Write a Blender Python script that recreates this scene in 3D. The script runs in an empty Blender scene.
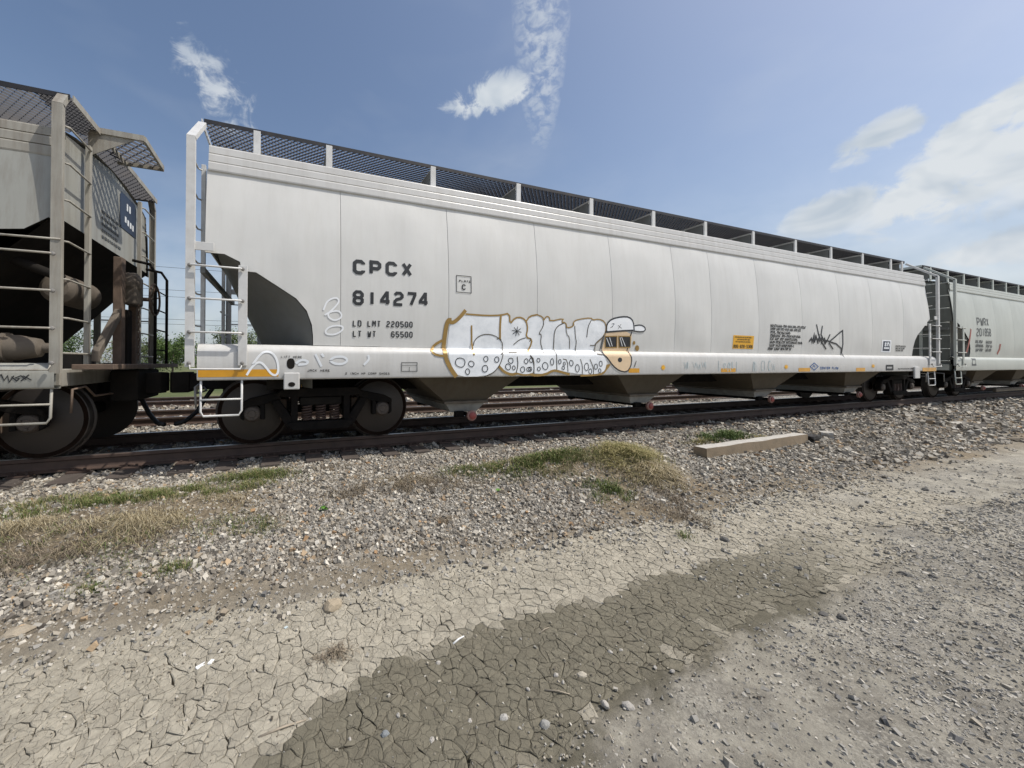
import bpy, bmesh, math, random
import numpy as np
from mathutils import Vector, Matrix, noise
from mathutils.geometry import tessellate_polygon

random.seed(7); RNG = np.random.default_rng(11)
scene = bpy.context.scene
COL = scene.collection
R = math.radians

# ------------------------------------------------------------------ camera, sky, sun, exposure
CAM = Vector((0.435, -6.6766, 1.1425)); FPX = 378.8; PPX, PPY = 433.83, 359.52
yaw, pit, rol = 0.3695, 0.0090, 0.0018
Fv = Vector((math.sin(yaw)*math.cos(pit), math.cos(yaw)*math.cos(pit), math.sin(pit)))
Rv = Vector((math.cos(yaw), -math.sin(yaw), 0)); Uv = Rv.cross(Fv)
Rr = Rv*math.cos(rol) + Uv*math.sin(rol); Ur = Uv*math.cos(rol) - Rv*math.sin(rol)
cd = bpy.data.cameras.new('camera'); cam = bpy.data.objects.new('camera', cd); COL.objects.link(cam)
cd.sensor_width = 36; cd.lens = FPX/1024*36
cd.shift_x = (512-PPX)/1024; cd.shift_y = (PPY-384)/1024
cd.clip_start = .05; cd.clip_end = 3000
m = Matrix((Rr, Ur, -Fv)).transposed().to_4x4(); m.translation = CAM; cam.matrix_world = m
scene.camera = cam

SUN_DIR = Vector((0.88, -0.475, 0)).normalized()
SUN_EL = R(57)
sdir = Vector((SUN_DIR.x*math.cos(SUN_EL), SUN_DIR.y*math.cos(SUN_EL), math.sin(SUN_EL)))
sl = bpy.data.lights.new('sun', 'SUN'); sl.energy = 3.9; sl.angle = R(.55); sl.color = (1, .955, .89)
so = bpy.data.objects.new('sun', sl); COL.objects.link(so)
so.rotation_euler = (-sdir).to_track_quat('-Z', 'Y').to_euler(); so.location = (10, -20, 30)
scene.view_settings.view_transform = 'Standard'; scene.view_settings.look = 'None'
scene.view_settings.exposure = 0.0; scene.view_settings.gamma = 1

def raydir(u, v):
    return (Fv + Rr*((u-PPX)/FPX) - Ur*((v-PPY)/FPX))

def make_world():
    w = bpy.data.worlds.new('World'); scene.world = w; w.use_nodes = True
    try: w.cycles.sampling_method = 'MANUAL'; w.cycles.sample_map_resolution = 256
    except Exception: pass
    nt = w.node_tree; N = nt.nodes; L = nt.links; N.clear()
    def nd(t, **k):
        n = N.new(t)
        for a, b in k.items(): setattr(n, a, b)
        return n
    def math_(op, a, b=None, c=None, clamp=False):
        n = nd('ShaderNodeMath', operation=op, use_clamp=clamp)
        for i, x in enumerate((a, b, c)):
            if x is None: continue
            if isinstance(x, (int, float)): n.inputs[i].default_value = x
            else: L.new(x, n.inputs[i])
        return n.outputs[0]
    def dot(a, vec):
        n = nd('ShaderNodeVectorMath', operation='DOT_PRODUCT'); L.new(a, n.inputs[0]); n.inputs[1].default_value = vec
        return n.outputs['Value']
    out = nd('ShaderNodeOutputWorld')
    sky = nd('ShaderNodeTexSky', sky_type='NISHITA'); sky.sun_disc = False
    sky.sun_elevation = SUN_EL; sky.sun_rotation = math.atan2(SUN_DIR.x, SUN_DIR.y)
    sky.air_density = 1.0; sky.dust_density = 2.6; sky.ozone_density = 1.3; sky.altitude = 10
    hsv = nd('ShaderNodeHueSaturation'); hsv.inputs['Saturation'].default_value = 1.02; L.new(sky.outputs[0], hsv.inputs['Color'])
    tc = nd('ShaderNodeTexCoord'); D = tc.outputs['Generated']
    def nz(scale, det, rough, dist=0, sc=(1, 1, 1)):
        mp = nd('ShaderNodeMapping'); mp.inputs['Scale'].default_value = sc; L.new(D, mp.inputs[0])
        n = nd('ShaderNodeTexNoise'); n.inputs['Scale'].default_value = scale; n.inputs['Detail'].default_value = det
        n.inputs['Roughness'].default_value = rough; n.inputs['Distortion'].default_value = dist; L.new(mp.outputs[0], n.inputs[0])
        return n.outputs['Fac']
    big = nz(6.5, 6, .56, .5, (1, 1, 1.7)); fine = nz(22, 6, .64, .7)
    # clouds: soft ellipses in sky directions (centre, half sizes, tilt, thickness), broken up by noise
    pxl = [(975, 168, 88, 34, 22, 1.0), (1000, 118, 56, 26, 22, .95), (835, 212, 46, 22, 10, .8), (940, 222, 52, 20, 10, .55),
           (884, 134, 42, 18, 22, .75), (1005, 248, 60, 18, 8, .8), (490, 96, 60, 20, 4, .72), (215, 84, 66, 30, -38, .52),
           (1070, 160, 50, 45, 10, .8), (660, 175, 34, 14, 10, .16), (380, 145, 26, 14, 0, .2)]
    blobs = []
    for (u, v, a, b, t, k) in pxl:
        d = raydir(u, v); s = d.length; c = d.normalized()
        blobs.append((c, a/FPX/s, b/FPX/s, t, k))
    rr = random.Random(3)
    for i in range(4):
        az = R(118+i*58+rr.uniform(-6, 6)); el = R(rr.uniform(9, 48))
        blobs.append((Vector((math.sin(az)*math.cos(el), math.cos(az)*math.cos(el), math.sin(el))), rr.uniform(.12, .26), rr.uniform(.05, .09), rr.uniform(0, 20), .8))
    tot = None
    for (c, a, b, t, k) in blobs:
        t1 = Vector((0, 0, 1)).cross(c).normalized()*-1; t2 = t1.cross(c)*1
        if t2.z < 0: t2 = -t2
        ct, st = math.cos(R(t)), math.sin(R(t))
        e1 = (t1*ct + t2*st)/a; e2 = (t2*ct - t1*st)/b
        x = math_('SUBTRACT', dot(D, e1), e1.dot(c)); y = math_('SUBTRACT', dot(D, e2), e2.dot(c))
        front = math_('GREATER_THAN', dot(D, c), .3)
        r2 = math_('MULTIPLY_ADD', x, x, math_('MULTIPLY', y, y))
        mk = math_('MULTIPLY', math_('MULTIPLY', math_('SUBTRACT', 1.0, math_('MULTIPLY', r2, .55), clamp=True), k), front)
        tot = mk if tot is None else math_('MAXIMUM', tot, mk)
    dens = math_('ADD', math_('MULTIPLY', tot, 1.22), math_('ADD', math_('MULTIPLY_ADD', big, 1.9, -.97), math_('MULTIPLY_ADD', fine, 1.15, -.58)))
    ss = nd('ShaderNodeMapRange', interpolation_type='SMOOTHSTEP'); L.new(dens, ss.inputs[0]); ss.inputs[1].default_value = .46; ss.inputs[2].default_value = .80
    alpha = math_('MULTIPLY', ss.outputs[0], math_('MULTIPLY', tot, 1.5, clamp=True), clamp=True)
    # high mottled streak: an elongated ellipse with a finer break-up
    d = raydir(541, 40); c = d.normalized(); s = d.length
    t1 = Vector((0, 0, 1)).cross(c).normalized()*-1; t2 = t1.cross(c); t2 = t2 if t2.z > 0 else -t2
    e1 = t1/(34/FPX/s); e2 = t2/(105/FPX/s)
    x = math_('SUBTRACT', dot(D, e1), e1.dot(c)); y = math_('SUBTRACT', dot(D, e2), e2.dot(c))
    x = math_('MULTIPLY', x, math_('MULTIPLY_ADD', y, -.35, 1.25))
    r2 = math_('MULTIPLY_ADD', x, x, math_('MULTIPLY', y, y))
    mk = math_('SUBTRACT', 1.0, r2, clamp=True)
    mot = nz(46, 3, .6, .4, (1, 1, 1.35))
    m2 = nd('ShaderNodeMapRange', interpolation_type='SMOOTHSTEP'); L.new(mot, m2.inputs[0]); m2.inputs[1].default_value = .33; m2.inputs[2].default_value = .68
    al2 = math_('MULTIPLY', math_('MULTIPLY', m2.outputs[0], math_('POWER', mk, .6)), .62)
    A = math_('MAXIMUM', alpha, al2)
    veil = math_('MULTIPLY', math_('MULTIPLY_ADD', nz(3.2, 3, .5, .3, (1, 1, 2.2)), 1.0, -.47, clamp=True), .45)
    A = math_('MAXIMUM', A, veil, clamp=True)
    up = nd('ShaderNodeSeparateXYZ'); L.new(D, up.inputs[0])
    hz = math_('MINIMUM', math_('MULTIPLY', math_('POWER', math_('SUBTRACT', 1.0, math_('MAXIMUM', up.outputs[2], 0.0)), 8.0), 2.6), .52)
    A = math_('ADD', A, math_('MULTIPLY', math_('SUBTRACT', 1.0, A), hz), clamp=True)
    bs = nd('ShaderNodeBackground'); L.new(hsv.outputs[0], bs.inputs[0]); bs.inputs[1].default_value = .136
    bc = nd('ShaderNodeBackground'); cm = nd('ShaderNodeMix'); cm.data_type = 'RGBA'; cr = nd('ShaderNodeMapRange'); L.new(nz(9, 3, .6, .4, (1, 1, 1.6)), cr.inputs[0]); cr.inputs[1].default_value = .36; cr.inputs[2].default_value = .62; L.new(cr.outputs[0], cm.inputs['Factor']); cm.inputs['A'].default_value = (.56, .64, .73, 1); cm.inputs['B'].default_value = (.80, .845, .885, 1); L.new(cm.outputs['Result'], bc.inputs[0]); bc.inputs[1].default_value = .90
    mix = nd('ShaderNodeMixShader'); L.new(A, mix.inputs[0]); L.new(bs.outputs[0], mix.inputs[1]); L.new(bc.outputs[0], mix.inputs[2])
    L.new(mix.outputs[0], out.inputs[0])
make_world()

# ------------------------------------------------------------------ materials
MATS = {}
def mat(name, col, rough=.6, metal=0., var=.0, scale=8., dirt=0., dirtcol=(.10, .075, .05), bump=0., bscale=60., streak=False, attr=None, spec=.5, coat=0.):
    if name in MATS: return MATS[name]
    ma = bpy.data.materials.new(name); ma.use_nodes = True; nt = ma.node_tree; N = nt.nodes; L = nt.links
    p = N['Principled BSDF']; p.inputs['Roughness'].default_value = rough; p.inputs['Metallic'].default_value = metal
    p.inputs['Specular IOR Level'].default_value = spec; p.inputs['Coat Weight'].default_value = coat
    tc = N.new('ShaderNodeTexCoord'); co = tc.outputs['Object']
    base = N.new('ShaderNodeRGB'); base.outputs[0].default_value = (*col, 1); cur = base.outputs[0]
    if attr:
        a = N.new('ShaderNodeAttribute'); a.attribute_name = attr; cur = a.outputs['Color']
    if var > 0:
        n = N.new('ShaderNodeTexNoise'); n.inputs['Scale'].default_value = scale; n.inputs['Detail'].default_value = 6; L.new(co, n.inputs[0])
        mr = N.new('ShaderNodeMapRange'); L.new(n.outputs[0], mr.inputs[0]); mr.inputs[1].default_value = .25; mr.inputs[2].default_value = .75
        mr.inputs[3].default_value = 1-var; mr.inputs[4].default_value = 1+var
        mx = N.new('ShaderNodeVectorMath'); mx.operation = 'SCALE'; L.new(cur, mx.inputs[0]); L.new(mr.outputs[0], mx.inputs['Scale']); cur = mx.outputs[0]
    if dirt > 0:
        mp = N.new('ShaderNodeMapping'); L.new(co, mp.inputs[0])
        mp.inputs['Scale'].default_value = (3.5, 3.5, .35) if streak else (2, 2, 2)
        n = N.new('ShaderNodeTexNoise'); n.inputs['Scale'].default_value = 2.5; n.inputs['Detail'].default_value = 9; n.inputs['Roughness'].default_value = .68; L.new(mp.outputs[0], n.inputs[0])
        mr = N.new('ShaderNodeMapRange'); L.new(n.outputs[0], mr.inputs[0]); mr.inputs[1].default_value = .45; mr.inputs[2].default_value = .85
        mr.inputs[3].default_value = 0; mr.inputs[4].default_value = dirt
        mx = N.new('ShaderNodeMix'); mx.data_type = 'RGBA'; L.new(mr.outputs[0], mx.inputs['Factor']); L.new(cur, mx.inputs['A']); mx.inputs['B'].default_value = (*dirtcol, 1); cur = mx.outputs['Result']
    L.new(cur, p.inputs['Base Color'])
    if bump > 0:
        n = N.new('ShaderNodeTexNoise'); n.inputs['Scale'].default_value = bscale; n.inputs['Detail'].default_value = 5; L.new(co, n.inputs[0])
        b = N.new('ShaderNodeBump'); b.inputs['Strength'].default_value = bump; b.inputs['Distance'].default_value = .01; L.new(n.outputs[0], b.inputs['Height']); L.new(b.outputs[0], p.inputs['Normal'])
    MATS[name] = ma; return ma

def body_mat(name, col, stain):
    # weathered enamel: faint rain streaks, chalky mottling and a dust film rising from the sill
    ma = mat(name, col, .42, var=.05, scale=1.4, dirt=.30 if name != 'older_hopper_paint' else .75, dirtcol=stain, bump=.05, bscale=14, streak=True)
    return ma
M_BODY = body_mat('hopper_paint', (.655, .652, .62), (.46, .44, .39))
M_SILL = mat('sill_paint', (.60, .595, .57), .42, var=.04, scale=3, dirt=.42, dirtcol=(.36, .33, .28), bump=.05, bscale=20, streak=True)
M_WHITE = mat('white_paint', (.62, .62, .60), .45, var=.06, dirt=.45, dirtcol=(.33, .29, .24))
M_CHUTE = mat('chute_paint', (.105, .090, .068), .75, spec=.2, var=.14, scale=3, dirt=.8, dirtcol=(.085, .062, .043), bump=.1, streak=True)
M_GATE = mat('gate_galvanised', (.30, .30, .285), .6, var=.15, dirt=.7, dirtcol=(.10, .085, .065))
M_GRIME = mat('grimy_casting', (.13, .108, .083), .75, var=.25, scale=6, dirt=.7, dirtcol=(.07, .055, .042), bump=.2)
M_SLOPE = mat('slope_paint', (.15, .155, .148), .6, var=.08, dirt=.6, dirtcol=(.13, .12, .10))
M_BODYL = body_mat('older_hopper_paint', (.335, .335, .30), (.15, .12, .085))
M_POSTL = mat('older_post_paint', (.33, .315, .27), .6, var=.15, scale=4, dirt=.9, dirtcol=(.12, .08, .053), streak=True)
M_RUSTL = mat('rusty_bracket', (.15, .105, .075), .8, var=.3, scale=9, dirt=.7, dirtcol=(.055, .042, .036), bump=.25)
M_ENDSHADE = mat('shaded_end_paint', (.15, .158, .14), .7, var=.15, scale=3, dirt=.6, dirtcol=(.07, .065, .055), streak=True)  # greenish car's end: shade put into the base colour, dirt streaks over it
M_BODYR = body_mat('greenish_hopper_paint', (.50, .52, .47), (.33, .33, .28))
M_GALV = mat('grating_steel', (.018, .019, .024), .65, metal=.1, var=.2, dirt=.4)
M_TRUCK = mat('truck_casting', (.011, .010, .0095), .85, spec=.08, var=.3, scale=7, dirt=.6, dirtcol=(.028, .021, .016), bump=.3, bscale=40)
M_WHEEL = mat('wheel_steel', (.014, .009, .0068), .9, metal=0., var=.25, scale=5, dirt=.6, dirtcol=(.030, .016, .011), bump=.1, spec=.03)
M_TREAD = mat('polished_tread', (.06, .052, .047), .5, metal=.6)
M_SPRING = mat('spring_rust', (.055, .033, .026), .7, var=.3, scale=12)
M_BEAR = mat('bearing_cap', (.07, .056, .047), .6, var=.2, scale=12, dirt=.5)
M_DARK = mat('underframe_grime', (.016, .0145, .013), .9, var=.3, scale=4, dirt=.5, dirtcol=(.032, .025, .019), spec=.1)
M_RUBBER = mat('rubber_hose', (.018, .018, .018), .55)
M_BLACK = mat('black_stencil', (.022, .024, .026), .55, var=.3, scale=30)
M_GREYST = mat('worn_stencil', (.10, .105, .105), .6, var=.3, scale=30)
M_ORANGE = mat('orange_reflector', (.62, .30, .012), .3, var=.15, scale=6, coat=.4)
M_YELLOW = mat('yellow_sticker', (.80, .42, .02), .4)
M_RED = mat('red_cap', (.30, .065, .055), .5, var=.2, scale=20, dirt=.4)
M_PINK = mat('faded_red_ring', (.30, .165, .14), .6, var=.2, scale=20)
M_BLUE = mat('blue_stencil', (.04, .11, .30), .5)
M_TEAL = mat('faded_teal_spray', (.47, .545, .555), .6)
M_NAVY = mat('navy_plate', (.025, .04, .075), .5)
M_GOLD = mat('gold_spray', (.34, .215, .065), .38, metal=.25, var=.12, scale=10)
M_SILVER = mat('silver_spray', (.86, .885, .90), .42, var=.06, scale=3.2, dirt=.75, dirtcol=(.50, .54, .57))
M_INK = mat('dark_brown_spray', (.075, .060, .036), .5, var=.2, scale=10)
M_SKIN = mat('peach_spray', (.74, .56, .36), .5, var=.05)
M_WSPRAY = mat('white_spray', (.88, .90, .91), .5)
M_FSPRAY = mat('faded_white_spray', (.76, .79, .81), .5)
M_REDP = mat('red_primer_streak', (.33, .10, .075), .6)
M_RAIL = mat('rail_rust', (.075, .048, .036), .75, var=.25, scale=6, dirt=.5, dirtcol=(.04, .028, .023), bump=.15)
M_RAILTOP = mat('rail_head_polish', (.36, .35, .34), .3, metal=.9, var=.15)
M_TIE = mat('creosote_tie', (.075, .060, .050), .85, var=.3, scale=6, dirt=.6, dirtcol=(.16, .14, .12), bump=.4, bscale=30)
M_TIMBER = mat('weathered_timber', (.25, .195, .13), .85, var=.22, scale=5, dirt=.6, dirtcol=(.17, .125, .08), bump=.5, bscale=40)
M_TIMTOP = mat('bleached_timber_top', (.42, .40, .36), .9, var=.2, scale=9, bump=.5, bscale=50)
M_ROCK = mat('crushed_stone', (.4, .4, .4), .85, attr='col', bump=.3, bscale=90)
M_GRASS = mat('grass_blades', (.1, .15, .04), .6, attr='col', spec=.3)
M_MUD = mat('cracked_mud', (.4, .36, .28), .9, attr='col', var=.16, scale=22, dirt=.45, dirtcol=(.16, .138, .102), bump=.35, bscale=110, spec=.25)
def mud_relief():
    nt = M_MUD.node_tree; N = nt.nodes; L = nt.links; p = N['Principled BSDF']; tc = N.new('ShaderNodeTexCoord')
    prev = p.inputs['Normal'].links[0].from_socket
    wn = N.new('ShaderNodeTexNoise'); wn.inputs['Scale'].default_value = 30; L.new(tc.outputs['Object'], wn.inputs[0])
    ad = N.new('ShaderNodeVectorMath'); ad.operation = 'MULTIPLY_ADD'; L.new(wn.outputs['Color'], ad.inputs[0]); ad.inputs[1].default_value = (.03, .03, .03); L.new(tc.outputs['Object'], ad.inputs[2])
    v = N.new('ShaderNodeTexVoronoi'); v.feature = 'DISTANCE_TO_EDGE'; v.inputs['Scale'].default_value = 19; L.new(ad.outputs[0], v.inputs[0])
    mr = N.new('ShaderNodeMapRange'); mr.inputs[2].default_value = .05; L.new(v.outputs['Distance'], mr.inputs[0])
    b = N.new('ShaderNodeBump'); b.inputs['Strength'].default_value = .55; b.inputs['Distance'].default_value = .012; L.new(mr.outputs[0], b.inputs['Height']); L.new(prev, b.inputs['Normal'])
    n2 = N.new('ShaderNodeTexNoise'); n2.inputs['Scale'].default_value = 45; n2.inputs['Detail'].default_value = 10; n2.inputs['Roughness'].default_value = .8; L.new(tc.outputs['Object'], n2.inputs[0])
    b2 = N.new('ShaderNodeBump'); b2.inputs['Strength'].default_value = .6; b2.inputs['Distance'].default_value = .012; L.new(n2.outputs[0], b2.inputs['Height']); L.new(b.outputs[0], b2.inputs['Normal'])
    L.new(b2.outputs[0], p.inputs['Normal'])
mud_relief()
M_BARK = mat('bark', (.09, .07, .055), .9, var=.3, bump=.5)
M_LEAF = mat('leaves', (.06, .1, .03), .55, attr='col', spec=.3)
M_WIRE = mat('cable', (.03, .03, .032), .6)
M_CHARC = mat('charred_wood', (.018, .016, .015), .8, var=.3, bump=.5)
M_PAPER = mat('paper_scrap', (.80, .80, .78), .7)
M_STICK = mat('dead_stick', (.34, .29, .22), .85, var=.3, scale=20)
M_BOLT = mat('bolt_head', (.22, .21, .195), .6, var=.2)

# ------------------------------------------------------------------ mesh helpers
class MB:
    def __init__(s): s.v = []; s.f = []
    def add(s, v, f):
        o = len(s.v); s.v += [tuple(p) for p in v]; s.f += [tuple(i+o for i in q) for q in f]; return s
    def box(s, x0, x1, y0, y1, z0, z1):
        v = [(x, y, z) for z in (z0, z1) for y in (y0, y1) for x in (x0, x1)]
        return s.add(v, [(0, 2, 3, 1), (4, 5, 7, 6), (0, 1, 5, 4), (2, 6, 7, 3), (0, 4, 6, 2), (1, 3, 7, 5)])
    def prism(s, poly, axis, a, b):      # poly in the two other axes, in order
        n = len(poly)
        def pt(p, t):
            return {'x': (t, p[0], p[1]), 'y': (p[0], t, p[1]), 'z': (p[0], p[1], t)}[axis]
        v = [pt(p, a) for p in poly] + [pt(p, b) for p in poly]
        f = [tuple(range(n)), tuple(range(2*n-1, n-1, -1))] + [(i, i+n, (i+1) % n+n, (i+1) % n) for i in range(n)]
        return s.add(v, f)
    def tube(s, pts, r, n=8, caps=True, closed=False):
        pts = [Vector(p) for p in pts]; rs = r if isinstance(r, (list, tuple)) else [r]*len(pts)
        v = []; up = None; K = len(pts)
        for i, p in enumerate(pts):
            if closed: t = pts[(i+1) % K]-pts[i-1]
            else: t = (pts[min(i+1, K-1)]-pts[max(i-1, 0)])
            t.normalize()
            if up is None:
                up = Vector((0, 0, 1)) if abs(t.z) < .9 else Vector((1, 0, 0))
            a = (up - t*up.dot(t)).normalized(); up = a; b = t.cross(a)
            for k in range(n):
                q = 2*math.pi*k/n; v.append(p + (a*math.cos(q)+b*math.sin(q))*rs[i])
        f = []
        for i in range(K if closed else K-1):
            j = (i+1) % K
            for k in range(n):
                f.append((i*n+k, i*n+(k+1) % n, j*n+(k+1) % n, j*n+k))
        if caps and not closed: f += [tuple(range(n-1, -1, -1)), tuple((K-1)*n+k for k in range(n))]
        return s.add(v, f)
    def lathe(s, prof, c, axis='y', n=24):      # prof: (radius, offset along axis)
        v = []; c = Vector(c)
        for (r, t) in prof:
            for k in range(n):
                q = 2*math.pi*k/n; a, b = r*math.cos(q), r*math.sin(q)
                v.append(c + {'y': Vector((a, t, b)), 'x': Vector((t, a, b)), 'z': Vector((a, b, t))}[axis])
        f = [(i*n+k, i*n+(k+1) % n, (i+1)*n+(k+1) % n, (i+1)*n+k) for i in range(len(prof)-1) for k in range(n)]
        f += [tuple(range(n-1, -1, -1)), tuple((len(prof)-1)*n+k for k in range(n))]
        return s.add(v, f)
    def sheet(s, G):                             # grid of points G[i][j]
        a, b = len(G), len(G[0])
        return s.add([p for r in G for p in r], [(i*b+j, i*b+j+1, (i+1)*b+j+1, (i+1)*b+j) for i in range(a-1) for j in range(b-1)])
    def mesh(s, name, fix=True):
        me = bpy.data.meshes.new(name); me.from_pydata(s.v, [], s.f)
        if fix:
            bm = bmesh.new(); bm.from_mesh(me); bmesh.ops.recalc_face_normals(bm, faces=bm.faces); bm.to_mesh(me); bm.free()
        return me
    def build(s, name, ma, parent=None, smooth=False, bevel=0, kind=None):
        return link(name, s.mesh(name), ma, parent, smooth, bevel, kind)

def link(name, me, ma, parent=None, smooth=False, bevel=0, kind=None, loc=None, rot=None):
    if ma and not me.materials: me.materials.append(ma)
    o = bpy.data.objects.new(name, me); COL.objects.link(o)
    if smooth: me.polygons.foreach_set('use_smooth', [True]*len(me.polygons))
    if smooth == 'auto':
        md = o.modifiers.new('split', 'EDGE_SPLIT'); md.split_angle = R(35)
    if bevel:
        md = o.modifiers.new('bevel', 'BEVEL'); md.width = bevel; md.segments = 2; md.limit_method = 'ANGLE'; md.angle_limit = R(40)
    if loc: o.location = loc
    if rot: o.rotation_euler = rot
    if parent:
        o.parent = parent
        if parent.type == 'EMPTY': o.matrix_parent_inverse = Matrix.Translation(-parent.location)
    if kind: o['kind'] = kind
    return o
def tag(o, label, cat=None, group=None, kind=None):
    o['label'] = label
    if cat: o['category'] = cat
    if group: o['group'] = group
    if kind: o['kind'] = kind
    return o
def thing(name, loc, label, cat, group=None):
    o = bpy.data.objects.new(name, None); COL.objects.link(o); o.location = loc; o.empty_display_size = .2
    return tag(o, label, cat, group)
def np_mesh(name, V, Fc, col=None, ma=None, kind=None, parent=None, smooth=False):
    V = np.asarray(V, np.float32); Fc = np.asarray(Fc, np.int32); k = Fc.shape[1]
    me = bpy.data.meshes.new(name); me.vertices.add(len(V)); me.vertices.foreach_set('co', V.ravel())
    me.loops.add(Fc.size); me.loops.foreach_set('vertex_index', Fc.ravel())
    me.polygons.add(len(Fc)); me.polygons.foreach_set('loop_start', np.arange(0, Fc.size, k, dtype=np.int32))
    me.update(calc_edges=True)
    if not smooth: me.shade_flat()
    if col is not None:
        c = np.ones((len(V), 4), np.float32); c[:, :3] = col
        at_ = me.color_attributes.new('col', 'FLOAT_COLOR', 'POINT'); at_.data.foreach_set('color', c.ravel())
    return link(name, me, ma, parent, kind=kind)

# ------------------------------------------------------------------ ground
def vnoise(x, y, s, seed=0.):
    """cheap vectorised value noise, -1..1"""
    x = np.asarray(x, float)*s+seed*17.3; y = np.asarray(y, float)*s-seed*9.1
    xi = np.floor(x); yi = np.floor(y); fx = x-xi; fy = y-yi; fx = fx*fx*(3-2*fx); fy = fy*fy*(3-2*fy)
    h = lambda a, b: (np.sin(a*127.1+b*311.7+seed)*43758.5453) % 1.0
    return 2*((h(xi, yi)*(1-fx)+h(xi+1, yi)*fx)*(1-fy)+(h(xi, yi+1)*(1-fx)+h(xi+1, yi+1)*fx)*fy)-1
def fbm(x, y, s, seed=0., o=4):
    r = 0; a = .5
    for i in range(o): r = r+a*vnoise(x, y, s*2**i, seed+i*3.7); a *= .5
    return r
def sstep(a, b, t): t = np.clip((t-a)/(b-a), 0, 1); return t*t*(3-2*t)
PROF_Y = [-400, -30, -9, -6.4, -5.2, -4.3, -3.75, -3.2, -2.3, -1.75, -1.42, 1.42, 1.9, 2.6, 5.8, 7, 10, 11.5, 14, 60, 500]
PROF_Z = [-1.2, -.75, -.56, -.575, -.615, -.61, -.57, -.48, -.325, -.255, -.215, -.215, -.27, -.29, -.27, -.27, -.28, -.42, -.5, -.6, -.6]
def gz0(x, y):
    x = np.asarray(x, float); y = np.asarray(y, float)
    z = np.interp(y + .16*fbm(x, y*0+3.3, .55, 2.)*((y < -1.7) & (y > -4.4)), PROF_Y, PROF_Z)
    near = np.clip((-1.5-y)/.5, 0, 1)
    z = z + near*(.035*fbm(x, y, .9, 5.) + .012*fbm(x, y, 5., 8.)) + .012*fbm(x, y, 6, 1.)*(1-near)*(np.abs(y) < 12)
    z = z + sstep(-4.9, -5.4, y)*sstep(-12, -9, y)*(.022*fbm(x, y, 2.6, 77.)+.012*fbm(x, y, 9., 79.))
    # hummocks under the grass on the bank
    for (cx, cy, rx, ry, h) in ((-.9, -2.35, 1.2, .45, .10), (4.45, -2.38, .85, .42, .21), (3.0, -2.15, 1.2, .35, .08), (5.2, -2.75, .5, .45, .07), (1.6, -2.2, .9, .3, .06)):
        z = z + h*np.exp(-((x-cx)/rx)**2-((y-cy)/ry)**2)
    return z
WX = [-1.5, 0., .46, .96, 1.63, 2.61, 4.05, 5.2, 6.3, 7.5]
WT = [-5.25, -5.0, -4.77, -4.47, -4.44, -4.48, -4.42, -4.40, -4.55, -4.9]
WB = [-5.6, -5.5, -5.42, -5.30, -5.24, -5.04, -4.98, -4.93, -4.85, -4.9]
def wet_mask(x, y):
    j = .14*fbm(x, y, 2.2, 21.)+.12*fbm(x, y, 7, 23.)
    a = sstep(-.03, .03, np.interp(x, WX, WT)-y+j*.8); b = sstep(-.20, .0, y-np.interp(x, WX, WB)+j*1.8+.16*fbm(x, y, 13, 27.))
    return a*b*sstep(6.4, 4.0, x+.9*fbm(x, y, 1.3, 29.))*sstep(-1.5, -.3, x+.6)
def mud_mask(x, y):
    j = .16*fbm(x, y, 1.3, 31.)+.06*fbm(x, y, 6, 33.)
    top = sstep(-.14, .14, np.interp(x, [-4, 0, 3, 6, 9, 16], [-3.72, -3.78, -3.72, -3.72, -3.72, -3.5])-y+j)
    bot = sstep(-.2, .2, y-np.interp(x, [-4, 0, 1, 2.6, 4.2, 6, 9, 16], [-5.9, -5.6, -5.25, -5.06, -5.0, -4.98, -4.93, -4.9])+j)
    patchy = sstep(-.35, .10, fbm(x, y, 1.1, 37.)+(6.2-x)*.16)
    return top*bot*np.where(x > 3.5, patchy, 1.)
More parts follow.
